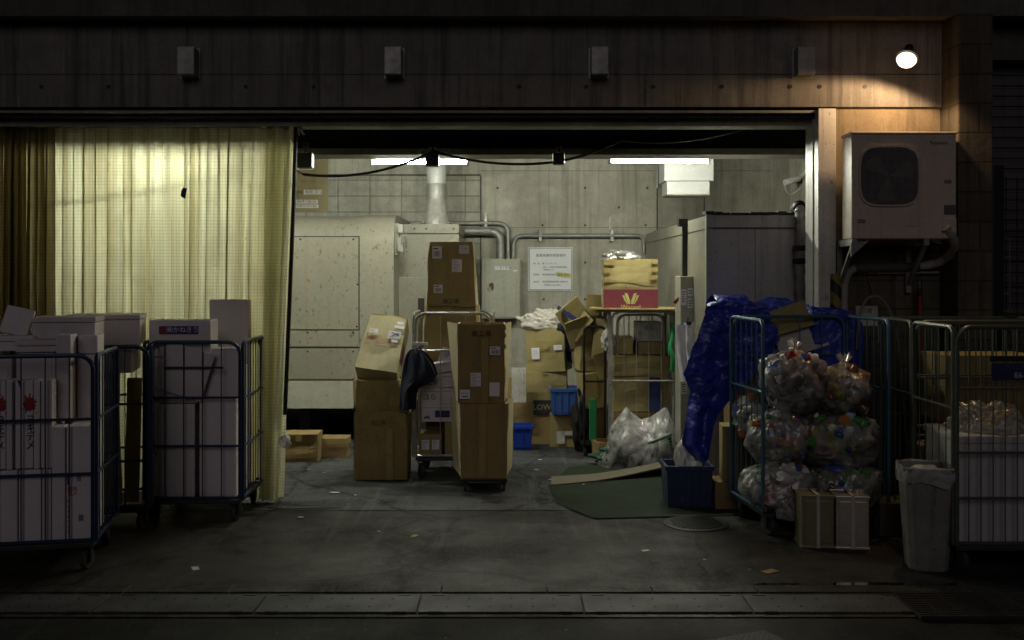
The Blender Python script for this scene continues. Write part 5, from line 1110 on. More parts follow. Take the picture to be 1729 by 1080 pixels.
# silver cage behind them
A4 = roll_cage('silver wheeled cage in the middle piled with cartons and white boxes', -.52, 9.30, 0, .66, .60, 1.467, 'silver_tube', 2, 3, (1.14,), deck=.205, wr=.07)
for args in (('small carton with two stickers at the bottom of the silver cage', (.20,.28,.19), (-.725, 9.20, .205), 'card', [(-.045,.10,.065,.085,'paper','lines'),(.045,.10,.065,.085,'paper','lines')]),
             ('plain carton at the bottom right inside the silver cage', (.22,.28,.30), (-.49, 9.20, .205), 'card', []),):
    carton(args[0], args[1], args[2], (0,0,R(2)), args[3], stickers=args[4])
carton('hidden plain carton under the white boxes of the silver cage', (.56,.24,.90), (-.50, 9.46, .205), (0,0,0), 'card_dark')
wbm = 'paper'
def wbox(label, size, loc, rot, words=(), band=None):
    t = thing('white_box', label, 'white box', loc, rot, 'white boxes in the silver cage'); w_, d_, h_ = size
    MB().box(-w_/2, w_/2, -d_/2, d_/2, 0, h_-.03).build('tray', 'eps', t, bevel=.005); MB().box(-w_/2-.004, w_/2+.004, -d_/2-.004, d_/2+.004, h_-.028, h_).build('lid', 'eps', t, bevel=.005)
    for (s, x, z, sz2, mm) in words: text(s, sz2, mm, t, (x, -d_/2-.006, z))
    if band: MB().box(band[0], band[1], -d_/2-.006, -d_/2-.001, band[2], band[3]).build('printed_band', 'print_navy', t)
    return t
wbox('lowest white box in the silver cage with a blue print', (.36,.28,.155), (-.62, 9.19, .508), (0,0,0), [('◢◣', -.13, .045, .05, 'ink_blue'), ('ﾊﾑ', .14, .05, .045, 'ink_blue')], (-.06,.07,.04,.10))
wbox('second white box in the silver cage with black handwriting', (.35,.28,.14), (-.625, 9.19, .665), (0,R(-1),0), [('はら', -.10, .06, .062, 'ink')])
wbox('upper white box in the silver cage with black handwriting', (.35,.28,.125), (-.625, 9.19, .808), (0,R(-4),R(1)), [('ヱ∈', -.08, .05, .06, 'ink')])
wbox('topmost tilted white box in the silver cage', (.30,.26,.09), (-.60, 9.20, .945), (0,R(-12),R(2)))
s = MB().box(-.06, .06, -.004, .004, 0, .13); t = thing('paper_card', 'white paper card sticking up from the white boxes', 'card', (-.60, 9.08, 1.03), (R(-12), R(18), 0)); s.build('sheet', 'paper', t); text('入荷\n済', .03, 'ink_blue', t, (0, -.006, .07))
carton('tall carton standing in the silver cage under the topmost carton', (.50,.24,.42), (-.55, 9.45, 1.108), (0,0,0), 'card', (0,.03), .0, False, tape=(-.02, 0, .42))
ctp = carton('topmost carton of the middle with four stickers and a flared lower edge', (sz_(84,9.25), .36, .575), (PX(761,9.25), 9.47, 1.53), (0,0,0), 'card', (0,0), -.14, True, up=False, jag=.03, inner=.3,
    stickers=[(-.125,.48,.085,.11,'paper','code'),(.12,.505,.09,.075,'paper','form'),(.055,.36,.09,.115,'paper','lines'),(-.115,.15,.08,.075,'paper','code')], words=[('南工場', .0, .035, .05, 'ink')], tape=(.01,.1,.57))
for s in (-1, 1):
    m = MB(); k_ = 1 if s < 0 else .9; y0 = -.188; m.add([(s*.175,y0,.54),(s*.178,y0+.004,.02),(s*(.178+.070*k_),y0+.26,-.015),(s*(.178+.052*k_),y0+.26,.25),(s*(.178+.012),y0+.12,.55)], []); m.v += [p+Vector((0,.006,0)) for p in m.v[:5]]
    m.f = [[0,1,2,3,4],[9,8,7,6,5]] + [[i,(i+1)%5,(i+1)%5+5,i+5] for i in range(5)]; m.m = [0]*7; m.build('side_flap', 'card_pale', ctp)  # flaps in the paler card too, side light put into the colour
# navy jacket hung over the cage side
b = MB(); nx, nz = 10, 18; jD = 8.90
rows = [(588,697,705),(594,688,716),(604,683,726),(618,681,734),(632,679,738),(645,677,730),(655,676,706),(672,675,703),(690,676,702)]
for j in range(nz+1):
    f_ = j/nz*(len(rows)-1); i0 = min(int(f_), len(rows)-2); u = f_-i0; y_ = rows[i0][0]*(1-u)+rows[i0+1][0]*u; xl = rows[i0][1]*(1-u)+rows[i0+1][1]*u; xr = rows[i0][2]*(1-u)+rows[i0+1][2]*u
    for i in range(nx+1): q_ = i/nx; b.v.append(Vector((PX(xl+(xr-xl)*q_, jD), .05*sin(q_*9+j*.1)*(.3+j/nz) - .08*sin(pi*q_)*(.5+.5*j/nz), PZ(y_, jD))))
for sgn in (0,):
    for j in range(nz):
        for i in range(nx): a = j*(nx+1)+i; b.f.append([a,a+1,a+nx+2,a+nx+1]); b.m.append(0)
n0 = len(b.v); b.v += [p+Vector((0,.07,0)) for p in b.v[:n0]]; b.f += [[i+n0 for i in f[::-1]] for f in b.f[:]]; b.m += b.m[:]
jk = thing('jacket', 'dark navy jacket hung over the side of the silver cage', 'jacket', (0, jD, 0)); b.build('cloth', 'navy_cloth', jk, smooth=True)
MB().tube(smoothpath([(PX(675,jD),-.03,PZ(690,jD)),(PX(680,jD),-.06,PZ(640,jD)),(PX(686,jD),-.05,PZ(602,jD)),(PX(698,jD),-.02,PZ(589,jD)),(PX(714,jD),-.03,PZ(596,jD)),(PX(727,jD),-.06,PZ(612,jD)),(PX(736,jD),-.05,PZ(632,jD))]), .007, 6).build('piping', 'ink_grey', jk)
tp = thing('plastic_strip', 'pale purple plastic strip tied round the silver cage post', 'strip', (-.80, 8.97, PZ(580, 8.97))); MB().box(-.075, .06, -.01, .01, -.014, .012).build('strip', 'paper', tp, bevel=.006)

# boxes under and beside the cream machine
carton('low brown carton under the cream machine by the curtain edge', (.36,.30,.265), (PX(504,9.85), 10.0, .006), (0,0,R(2)), 'card_dark', tape=(.0,.2,.262))
carton('dim flat carton under the cream machine', (.27,.25,.19), (PX(563,10.1), 10.2, .006), (0,0,0), 'card_dark')

# back right heap
D = 10.9
carton('brown carton at the bottom beneath the dark printed one', (.42,.40,.46), (PX(900,D), D+.22, .006), (0,0,R(-4)), 'card_dark', stickers=[(-.15,.15,.07,.10,'paper_old','none')])
fl_ = carton('carton with a black printed panel behind the blue crate', (.48,.38,.30), (PX(918,D)+.02, D+.20, .468), (0,0,R(-3)), 'card', tape=(.0,.28,.30)); pf = MB().box(-.12, .10, -.207, -.2035, -.15, .005).build('black_panel', 'print_black', cb1 if False else fl_); text('FLOWER', .085, 'card', fl_, (.0, -.2085, -.07), name='lettering')
cst = carton('tilted carton with two stickers and a white cloth on top', (.42,.40,.46), (PX(928,D)+.01, D+.20, .775), (0,R(-3),R(-14)), 'card', stickers=[(-.10,.20,.085,.12,'paper','form'),(.145,.255,.09,.055,'paper','none')], tape=(.01,.24,.30))
wp_ = MB().box(-.075,.075,-.012,.012,0,.36); tag(wp_.build('white_board', 'paper_old', loc=(PX(876,10.75), 10.75, .47)), 'grey white board standing behind the carton stack', 'board')
carton('shadowed carton between the stacks in front of the wall', (.22,.25,.70), (PX(858,11.0), 11.2, .006), (0,0,R(5)), 'card_olive')
def lump(name, label, cat, mat, c, r, seed, amp=.3, sq_=1.0, sub=4, fr=2.2, group=None, pinch=0.0, parent=None, fold=0.0):
    bm = bmesh.new(); bmesh.ops.create_icosphere(bm, subdivisions=sub, radius=1)
    for v in bm.verts:
        p = v.co.copy(); d = 1 + amp*noise.noise(p*fr + Vector((seed,0,0))) + amp*.5*abs(noise.noise(p*fr*2.3 + Vector((0,seed,0)))) + amp*(.05 if name == 'film' else .22)*abs(noise.noise(p*fr*6 + Vector((0,0,seed))))
        if fold: d += fold*(abs(noise.noise(Vector((p.x*5, p.y*5, p.z*1.2+seed))))-.2)*max(0, p.z+.3)
        q_ = p*d
        if pinch and q_.z > .55: k_ = max(.12, 1-(q_.z-.55)*pinch); q_.x *= k_; q_.y *= k_
        v.co = Vector((q_.x*r[0], q_.y*r[1], max(q_.z*r[2], -r[2]*sq_)))
    me = bpy.data.meshes.new(name); bm.to_mesh(me); bm.free(); me.materials.append(M[mat])
    for p in me.polygons: p.use_smooth = True
    o = bpy.data.objects.new(name, me); COL.objects.link(o); o.location = c
    if parent: o.parent = parent
    return tag(o, label, cat, group) if label else o
lump('cloth_bundle', 'crumpled off white cloth bundle on the tilted carton', 'cloth', 'white_cloth', (PX(920,D), D+.18, 1.285), (.25,.17,.115), 3.3, .35, .55, 5, 1.5, fold=.7)
lump('cloth_bundle', 'dark grey rag hanging off the carton by the hand cart', 'cloth', 'navy_cloth', (PX(966,D), D+.10, 1.12), (.10,.12,.25), 5.1, .5, 1.0)
lump('plastic_wrap', 'crumpled silver plastic sheet stuffed beside the hand cart', 'plastic', 'foil', (PX(985,D)-.0, D-.05, 1.02), (.09,.10,.25), 8.8, .6, 1.0, fold=.5)
# crates
def crate(label, c, w_, d_, h_, mat, rz=0, taper=.93, name='plastic_crate', cat='crate', ribs=5):
    t = thing(name, label, cat, c, rz, 'plastic crates'); m = MB(); th_ = .008
    def ring(s, z, ins=0): return [Vector((x*(w_/2*s-ins), y*(d_/2*s-ins), z)) for x, y in ((-1,-1),(1,-1),(1,1),(-1,1))]
    m.v = ring(taper,0) + ring(1,h_) + ring(1,h_,th_) + ring(taper,.012,th_)
    m.f = [[3,2,1,0]] + [[i,(i+1)%4,(i+1)%4+4,i+4] for i in range(4)] + [[i+4,(i+1)%4+4,(i+1)%4+8,i+8] for i in range(4)] + [[i+8,(i+1)%4+8,(i+1)%4+12,i+12] for i in range(4)] + [[12,13,14,15]]; m.m = [0]*len(m.f)
    m.build('tub', mat, t)
    m = MB(); e = .012
    for (x0,x1,y0,y1) in ((-w_/2-e,w_/2+e,-d_/2-e,-d_/2+.002),(-w_/2-e,w_/2+e,d_/2-.002,d_/2+e),(-w_/2-e,-w_/2+.002,-d_/2+.003,d_/2-.003),(w_/2-.002,w_/2+e,-d_/2+.003,d_/2-.003)): m.box(x0,x1,y0,y1,h_-.035,h_+.002)
    m.build('rim', mat, t, bevel=.004)
    for i in range(ribs):
        x = -w_/2*.86 + w_*.86*i/(ribs-1); MB().add([(x*taper-.006,-d_/2*taper-.010,.01),(x*taper+.006,-d_/2*taper-.010,.01),(x+.006,-d_/2-.009,h_-.036),(x-.006,-d_/2-.009,h_-.036),(x*taper-.006,-d_/2*taper+.004,.01),(x*taper+.006,-d_/2*taper+.004,.01),(x+.006,-d_/2+.004,h_-.036),(x-.006,-d_/2+.004,h_-.036)], [(0,1,2,3),(7,6,5,4),(0,4,5,1),(1,5,6,2),(2,6,7,3),(3,7,4,0)]).build('rib', mat, t)
    MB().box(-w_/2*taper+.0, w_/2*taper, -d_/2*taper-.006, d_/2*taper+.006, .03, .045).build('band', mat, t)
    return t
carton('carton with a white sticker standing under the blue crate', (sz_(56,10.7), .32, .345), (PX(958,10.7), 10.88, .006), (0,0,R(-3)), 'card', stickers=[(-.06,.10,.085,.13,'paper_old','none'),(.02,.145,.16,.045,'paper_old','none')], words=[('日本', .10,.30,.04,'ink_brown')])
crate('light blue plastic crate standing on a small carton', (PX(959,10.6), 10.78, .356), .345, .30, .27, 'blue_plastic')
crate('bright blue plastic tub on the floor behind the dolly stack', (PX(882,10.5), 10.62, .006), .20, .22, .25, 'blue_bright', ribs=3, name='plastic_tub', cat='tub')
# flattened cartons leaning in a heap
def slab(label, c, w_, h_, rot, mat, group='flattened cartons', th_=.012, bent=0.0):
    t = thing('flattened_carton', label, 'cardboard', c, rot, group); m = MB(); m.box(-w_/2, w_/2, -th_/2, th_/2, 0, h_*.62); m.build('panel', mat, t)
    m = MB().box(-w_/2+.004, w_/2-.006, -th_/2, th_/2, 0, h_*.37); o = m.build('folded_panel', mat, t, loc=(0, 0, h_*.622)); o.rotation_euler = (bent, 0, 0); return t
Dh = 10.3
slab('pale flattened carton flung up highest in the heap', (PX(982,Dh), Dh+.15, 1.28), .30, .30, (R(8), R(-38), R(14)), 'card_light', bent=R(15))
slab('flattened carton with a dark underside in the heap', (PX(988,Dh), Dh+.02, 1.24), .28, .26, (R(-30), R(-52), R(-20)), 'card_light', bent=R(-25))
slab('dark navy sheet wedged in the heap of cartons', (PX(985,Dh), Dh+.06, 1.30), .05, .32, (0, R(-55), R(5)), 'print_navy')
slab('brown flattened carton at the lower side of the heap', (PX(985,Dh), Dh+.10, 1.10), .26, .30, (R(12), R(-20), R(10)), 'card', bent=R(20))
slab('upright flattened carton beside the red box', (PX(1003,Dh), Dh+.22, 1.25), .17, .36, (R(4), R(4), 0), 'card', bent=R(4))
carton('carton in the heap behind the black hand cart', (.26,.30,.42), (PX(997,10.4), 10.62, .82), (0,R(3),R(8)), 'card')
carton('open carton leaning at the middle of the heap', (.24,.26,.35), (PX(1003,10.35), 10.5, .46), (0,R(-4),R(10)), 'card', tape=(0,.1,.34))
carton('lowest carton in the shadow of the heap', (.30,.34,.45), (PX(1008,10.4), 10.62, .006), (0,0,R(5)), 'card_dark')
MB_ = MB().box(-.035,.035,-.03,.03,0,.42); tag(MB_.build('plastic_strap', 'green_band', loc=(PX(1001,10.15), 10.15, .16), bevel=.01), 'bright green plastic strip standing by the hand cart', 'strip')
hk = thing('hand_cart', 'black tube frame hand cart in front of the carton heap', 'hand cart', (PX(1006,10.0), 10.15, 0))
m = MB(); hw = sz_(36,10)/2; zc = PZ(553,10)
MB().tube([Vector((x,0,z)) for x,z in [(-hw,.12)]+arc(-hw+.05,zc-.05,.05,180,90)+arc(hw-.05,zc-.05,.05,90,0)+[(hw,.12)]], .013, 8).build('handle', 'black_plastic', hk, smooth=True)
MB().tube([(-hw,0,.75),(hw,0,.75)], .009, 6).build('cross_bar', 'black_plastic', hk); MB().box(-hw-.03, hw+.03, .0, .50, .11, .14).build('deck', 'black_plastic', hk, bevel=.008)
for sx in (-1,1):
    for yy in (.06,.42): MB().lathe([(.02,-.014),(.05,-.012),(.05,.012),(.02,.014)], (sx*hw*.9, yy, .051), 14, 'X').build('wheel', 'wheel_rubber', hk, smooth=True)

# silver cage with a board and the crimson carton on top
A5 = roll_cage('silver wheeled cage on the right of the room under a brown board', 1.265, 10.25, 0, .60, .66, 1.452, 'silver_tube', 4, 3, (.78,), deck=.18)
panel(A5, 'inner_gate', 'silver_tube', .46, .40, 1.415, lambda x, y, z: Vector((x, -.20+y, z)), 3, (.80,), rr=.013)
bd = thing('table_board', 'thin brown board lying on top of the silver cage', 'board', (1.20, 10.20, 1.468)); m = MB()
m.add([(-.46,-.34,.004),(.46,-.36,.0),(.47,.30,.0),(-.38,.34,.0)], []); m.v += [p+Vector((0,0,.014)) for p in m.v[:4]]; m.f = [[3,2,1,0],[4,5,6,7]]+[[i,(i+1)%4,(i+1)%4+4,i+4] for i in range(4)]; m.m=[0]*6; m.build('top_sheet', 'card_light', bd)
m = MB().box(-.38,.44,-.30,.26,-.02,-.001); m.build('under_sheet', 'card_dark', bd)
D = 9.95
wc = carton('tan and crimson carton with a golden leaf emblem on the board', (sz_(91,D), .46, .475), (PX(1067,D), D+.24, 1.484), (0,0,R(-3)), 'card_light', (0,0), -.01, True, inner=.12, jag=.01)
fy = -.245; W_ = sz_(91,D)/2
MB().box(-W_-.001, W_+.002, fy-.0035, fy-.001, .004, .182).build('crimson_panel', 'print_crimson', wc)
MB().box(-W_, W_, fy+.001, fy+.004, .248, .252).build('fold_line', 'card_dark', wc)
MB().add([(-.05,fy-.0005,.25),(-.035,fy-.0005,.183),(-.052,fy-.0005,.183)], [(0,1,2)]).build('slit', 'card_dark', wc)
for (x0,x1,z0,z1) in ((-W_,-W_+.115,.43,.465),(-W_,-W_+.07,.34,.39),(-W_,-W_+.07,.25,.29),(W_-.065,W_,.43,.472),(W_-.065,W_,.35,.40),(W_-.07,W_,.28,.32)): MB().box(x0,x1,fy-.0015,fy+.001,z0,z1).build('tape', 'tape_tan', wc)
def leaf(pts, o): return MB().add([(x_*o, fy-.0055, z_) for x_, z_ in pts], [tuple(range(len(pts)))])
for o in (1, -1):
    for pts in ([(.004,.042),(.020,.040),(.038,.075),(.052,.120),(.058,.150),(.047,.143),(.032,.145),(.018,.105),(.006,.075)], [(.024,.040),(.036,.042),(.060,.075),(.072,.105),(.084,.126),(.070,.122),(.060,.126),(.052,.095),(.040,.065)]):
        if o == -1: pts = [(a, b_) for a, b_ in pts]
        leaf(pts, o).build('emblem', 'yellow_hi', wc)
text('Wacoal', .062, 'yellow_hi', wc, (.0, fy-.0055, .008))
for (z0,z1,y0) in ((.14,.20,-.19),(.13,.19,-.14),(.12,.2,-.10),(.04,.11,-.18),(.27,.32,-.21)): MB().box(-W_-.014, -W_-.0105, y0, y0+.035, z0, z1).build('label', 'paper', wc)
lump('foil_sheet', 'crumpled silver foil sticking out of the crimson carton', 'foil', 'foil', (PX(1050,D), D+.30, 1.985), (.16,.14,.06), 6.6, .5, .8, fold=.4)
D = 10.0
carton('wide carton with a navy printed side in the silver cage on the right', (.54,.50,.34), (1.265, 10.27, .47), (0,0,0), 'card'); MB().box(.07, .20, -.268, -.2655, .005, .335).build('navy_panel', 'print_navy', [o for o in COL.objects if o.get('label','').startswith('wide carton with a navy')][0])
text('本\nの', .06, 'ink_blue', [o for o in COL.objects if o.get('label','').startswith('wide carton with a navy')][0], (.135, -.27, .18))
carton('low carton filling the base of the right silver cage', (.54,.50,.28), (1.265, 10.27, .18), (0,0,0), 'card_dark')
carton('flat carton lying on the navy printed one', (.56,.50,.20), (1.265, 10.27, .815), (0,R(1),R(1)), 'card')
carton('small carton on the left of the top layer in the right silver cage', (.20,.40,.16), (1.10, 10.25, 1.03), (0,0,R(-3)), 'card_light'); carton('dim carton on the right of the top layer in the right silver cage', (.26,.40,.12), (1.36, 10.28, 1.025), (0,0,R(3)), 'card')
wsb = carton('whitish stained carton at the top in the right silver cage', (.24,.26,.19), (1.36, 10.30, 1.15), (0,0,0), 'paper_old', words=[('全品', .0,.13,.05,'ink_grey')])
MB_ = MB().tube(smoothpath([(0,0,0),(.01,-.03,.12),(-.02,-.02,.22),(.005,0,.34),(.0,0,.46)]), .022, 8); tag(MB_.build('plastic_band', 'green_band', smooth=True, loc=(1.545, 9.90, .88)), 'green plastic band tied to the cage post', 'band')

# big clear bag with green net on the floor
def bag_shell(t, mat, r, seed, amp, sub=5, pinch=0.0, sq_=1.0, fold=.35, fr=1.6):
    return lump('film', None, None, mat, (0,0,0), r, seed, amp, sq_, sub, fr, None, pinch, t, fold)
gb = thing('clear_bag', 'big slumped clear plastic bag with green netting on the floor', 'bag', (PX(1080,9.75), 9.75, .0))
random.seed(77)
def bigbag():
    out = [(-.40,0),(-.385,.10),(-.30,.20),(-.27,.36),(-.20,.46),(-.13,.565),(-.08,.50),(.02,.44),(.10,.46),(.20,.53),(.25,.56),(.31,.44),(.36,.30),(.375,.12),(.37,.04),(.2,.0)]
    m = MB(); nx, nt_2 = 46, 26
    import bisect
    top = sorted([(a, b_) for a, b_ in out if b_ > .05 or a < -.39 or a > .36])
    def ht(x):
        for i in range(len(top)-1):
            if top[i][0] <= x <= top[i+1][0]: u = (x-top[i][0])/(top[i+1][0]-top[i][0]+1e-9); return top[i][1]*(1-u)+top[i+1][1]*u
        return .02
    for i in range(nx+1):
        x = -.40 + .77*i/nx; h_ = max(.03, ht(x)*.98); wd = .33*math.sqrt(max(.02, 1-((x+.01)/.42)**2))
        for j in range(nt_2+1):
            a = pi*j/nt_2; c_ = cos(a); s_2 = sin(a)
            k_ = 1 + .13*noise.noise((x*4, c_*1.6, s_2*1.6)) + .13*(abs(noise.noise((x*7, c_*2.5, s_2*3)))-.2) + .035*abs(noise.noise((x*18, c_*6, s_2*6)))
            sh = 1.0 - .45*s_2*s_2*s_2
            m.v.append(Vector((x + .03*noise.noise((x*6, c_*5, s_2*5+3)), -wd*c_*sh*k_*(1 if c_ > 0 else .9), max(.006, h_*s_2*(1 if s_2 > .95 else k_)))))
    for i in range(nx):
        for j in range(nt_2): a = i*(nt_2+1)+j; m.f.append([a, a+1, a+nt_2+2, a+nt_2+1]); m.m.append(0)
    return m
bigbag().build('film', 'film_milky', gb, smooth=True)
b = lump('white_contents', None, None, 'eps', (.02, .02, .26), (.24,.16,.13), 4.4, .5, 1, 3, 2, parent=gb)
b = lump('green_net', None, None, 'green_net', (-.06, -.02, .10), (.30,.19,.085), 9.4, .6, 1, 4, 2.4, parent=gb, fold=.4)
b = MB()
for i in range(5): z = .10+.030*i; b.tube(smoothpath([(-.22+.02*i, -.16, z-.05), (0, -.24, z), (.27, -.22, z+.10)]), .012, 6)
b.build('net_roll', 'green_net', gb, smooth=True)
lump('white_block', None, None, 'eps', (.26, -.08, .12), (.11,.08,.08), 14.4, .3, 1, 3, 2, parent=gb)

# ------------------------------------------------------------------ right side: bottle bags in a cage, tarp, cans
A6 = roll_cage('light blue wheeled cage stacked with clear bags of empty bottles', 2.137, 7.415, R(7), .88, .68, 1.49, 'lightblue_tube', 4, 5, (1.20,), deck=.17, sides='lrb', wr=.07, srails=(1.0,))
random.seed(31)
BC = ['bottle_clear','bottle_clear','bottle_white','bottle_orange','bottle_green','bottle_yellow','bottle_red','bottle_blue','bottle_brown','bottle_clear']
def bottle_bag(label, c, r, seed, n_=70, pinch=2.2, tint=None, amp=.20, hot=None):
    t = thing('bottle_bag', label, 'bag', c, 0, 'clear bags of empty bottles'); rnd = random.Random(seed)
    m = MB()
    for i in range(n_):
        while True:
            p = Vector((rnd.uniform(-1,1), rnd.uniform(-1,1), rnd.uniform(-1,.75)))
            if .25 < p.length < .98: break
        p = Vector((p.x*(r[0]-.045), p.y*(r[1]-.045), p.z*(r[2]-.05)))
        k_ = rnd.uniform(.7, 1.0); rb = .046*k_; L_ = .21*k_
        b = MB().lathe([(rb*.8,-L_/2),(rb,-L_*.42),(rb*.96,-L_*.1),(rb,L_*.15),(rb*.45,L_*.36),(rb*.4,L_*.40),(rb*.45,L_*.405),(rb*.45,L_*.5)], n=8)
        q_ = Vector((rnd.uniform(-1,1), rnd.uniform(-1,1), rnd.uniform(-1,1))).normalized().to_track_quat('Z','Y').to_matrix()
        mi = rnd.randrange(10) if not hot or rnd.random() < .5 else rnd.choice(hot); base = len(m.v); capi = rnd.choice([2,2,4,7,3])
        m.v += [p + q_ @ v for v in b.v]; m.f += [[j+base for j in f] for f in b.f]
        m.m += [mi if fi < 40 else capi for fi in range(len(b.f))]
    o = m.build('bottle_heap', BC, t, smooth=True); o['kind'] = 'stuff'
    bag_shell(t, 'film_clear', r, seed*1.7, amp, 5, pinch, 1.0, .30)
    # tied neck
    k_ = MB(); zt_ = r[2]*.86
    for j in range(9):
        a = 2*pi*j/9 + seed; k_.add([(.018*cos(a),.018*sin(a),zt_),(.018*cos(a+.5),.018*sin(a+.5),zt_),((.055+.02*sin(j*3))*cos(a+.5),(.05)*sin(a+.5),zt_+.07+.02*cos(j*5)),((.05)*cos(a),(.05+.02*cos(j*2))*sin(a),zt_+.06)], [(0,1,2,3)])
    k_.build('tied_neck', 'film_milky', t)
    return t
def bb(x0, x1, y0, y1, D, ry=None): return (PX((x0+x1)/2, D), D, PZ((y0+y1)/2, D)), (sz_(x1-x0, D)/2*1.10, (ry or .22), sz_(y1-y0, D)/2*1.12)
for lb, px, D, n_, hot in (('large clear bag of bottles at the top left of the light blue cage', (1290,1388,588,692), 7.32, 80, [0,2,8]),
                   ('small bag with orange and blue bottles at the top right of the light blue cage', (1386,1464,612,695), 7.26, 60, [3,7,5]),
                   ('clear bag with a gathered shiny neck in the middle left of the cage', (1268,1358,688,782), 7.24, 70, [3,0,2]),
                   ('wide yellowish bag of bottles in the middle right of the cage', (1356,1476,690,784), 7.26, 90, [5,6,4]),
                   ('bottom left bag of bottles sagging over the cage deck', (1260,1372,775,862), 7.20, 90, [0,2,4]),
                   ('bottom right bag of bottles with a bright green one behind the square cans', (1370,1478,776,858), 7.22, 80, [4,0,8])):
    c, r = bb(*px, D); bottle_bag(lb, c, r, len(lb)*.37+px[0]*.011, n_, hot=hot)
c, r = bb(1240,1300,668,735, 7.62); bottle_bag('dim reddish bag of bottles squeezed at the back left corner of the cage', c, r, 9.9, 40, hot=[6,3])
lump('plastic_tail', 'hanging corner of a clear bag drooping below the cage deck', 'plastic', 'film_milky', (PX(1335,6.98), 6.99, PZ(858,6.98)), (.09,.04,.085), 2.2, .5, 1.0, 4, 2.5)
# pile of cartons covered by the tarp
carton('upper carton hidden under the blue tarp', (.72,.42,.62), (2.10, 8.24, .775), (0,0,0), 'card_dark'); carton('lower dark carton below the blue tarp', (.74,.46,.76), (2.12, 8.24, .006), (0,0,0), 'card_dark')
carton('narrow brown carton standing below the tarp beside the cage', (.13,.22,.42), (PX(1237,7.85), 7.98, .22), (0,0,R(-6)), 'card'); MB_ = carton('low dark carton on the floor beside the light blue cage', (.22,.26,.21), (PX(1232,7.85), 7.98, .006), (0,0,0), 'card_dark')
tr = thing('blue_tarp', 'crumpled shiny blue tarp thrown over a pile and hanging down to the dark crate', 'tarp', (2.0, 8.0, 0))
m = MB(); nx, nv = 120, 88; rnd = random.Random(5)
def crumple(x, y, z):
    def rg(k, o): return 1 - 2*min(1, abs(noise.noise((x*k+o, y*k, z*k))) * 1.6)
    return .030*noise.noise((x*3, y*3, z*1.6)) + .016*rg(4.0, 1) + .007*rg(10, 7) + .004*rg(24, 3)
topz = [(1.55,1.56),(1.60,1.605),(1.86,1.615),(1.90,1.55),(1.96,1.56),(2.05,1.60),(2.2,1.60),(2.32,1.54),(2.5,1.53),(2.62,1.48),(2.72,1.36)]
def lerp_t(tb, x):
    for i in range(len(tb)-1):
        if tb[i][0] <= x <= tb[i+1][0]: u = (x-tb[i][0])/(tb[i+1][0]-tb[i][0]); return tb[i][1]*(1-u)+tb[i+1][1]*u
    return tb[-1][1] if x > tb[-1][0] else tb[0][1]
botz = [(1.55,1.15),(1.78,1.17),(1.90,1.10),(2.05,1.16),(2.3,1.13),(2.5,1.05),(2.6,1.02),(2.72,1.1)]
for j in range(nv+1):
    v_ = j/nv
    for i in range(nx+1):
        x = 1.60 + 1.08*i/nx; zt_ = lerp_t(topz, x); zb_ = lerp_t(botz, x)
        if v_ < .25: u = v_/.25; y, z = 8.50-.02*u, zb_+.1+(zt_-.03-zb_-.1)*u
        elif v_ < .6: u = (v_-.25)/.35; y, z = 8.48-.50*u, zt_-.03+.05*sin(pi*u)
        else: u = (v_-.6)/.4; y, z = 7.98-.07*u**.5, zt_-.03-(zt_-.03-zb_)*u
        c = crumple(x, y, z)
        if x > 2.26: k_ = min(1, (x-2.26)/.05); y = y*(1-k_) + (7.838-.012*v_)*k_; c *= 1-.75*k_
        m.v.append(Vector((x-2+.4*c, y-8-c*1.0, z+c*.7)))
for j in range(nv):
    for i in range(nx): a = j*(nx+1)+i; m.f.append([a,a+1,a+nx+2,a+nx+1]); m.m.append(0)
m.build('cover', 'blue_tarp', tr, smooth=True)
m = MB(); hD = 7.88; rows = [(508,1196,1262),(520,1190,1290),(545,1184,1306),(575,1172,1312),(605,1160,1290),(632,1150,1268),(660,1164,1240),(690,1160,1216),(720,1155,1203),(750,1154,1197),(768,1166,1194),(779,1178,1192)]
nx, nz = 52, 130
for j in range(nz+1):
    f_ = j/nz*(len(rows)-1); i0 = min(int(f_), len(rows)-2); u = f_-i0
    y_, xl, xr = [rows[i0][k_]*(1-u)+rows[i0+1][k_]*u for k_ in range(3)]
    for i in range(nx+1):
        q_ = i/nx; x = PX(xl+(xr-xl)*q_, hD); z = PZ(y_, hD); c = crumple(x+5, j*.016, z)
        fold_ = .05*sin(q_*8+z*3)*(.25+.75*min(1, j/nz*2)) + (.0 if j > 15 else .04*(1-j/15)**2)
        m.v.append(Vector((x-2+.3*c, hD-8-.02+fold_-c*1.3, z+c*.3)))
for j in range(nz):
    for i in range(nx): a = j*(nx+1)+i; m.f.append([a,a+1,a+nx+2,a+nx+1]); m.m.append(0)
m.build('hanging_end', 'blue_tarp', tr, smooth=True)
for lb, (x0,x1,y0,y1), rl_, D, mm in (('tan folded carton lying on the blue tarp behind the cage bars', (1272,1366,520,556), -19, 7.86, 'card_light'), ('grey beige flattened carton lying lower on the blue tarp', (1310,1394,552,597), -17, 7.855, 'paper_old'), ('thin pale cardboard strip over the two flattened cartons on the tarp', (1290,1380,538,560), -16, 7.845, 'card_light')):
    t = thing('flattened_carton', lb, 'cardboard', (PX((x0+x1)/2, D), D, PZ((y0+y1)/2, D)), (R(-22), R(rl_), R(3)), 'flattened cartons'); w_ = sz_(x1-x0, D); h_ = sz_(y1-y0, D)
    MB().box(-w_/2, w_/2, -.012, -.001, -h_/2, h_*.2).build('panel', mm, t, bevel=.003); MB().box(-w_/2+.006, w_/2+.004, -.006, .008, h_*.205, h_/2).build('folded_panel', mm, t, bevel=.003)
dc = crate('dark blue crate on the green mat with a white plastic bag inside', (PX(1165,7.9), 8.06, .012), .355, .30, .315, 'navy_plastic', ribs=6)
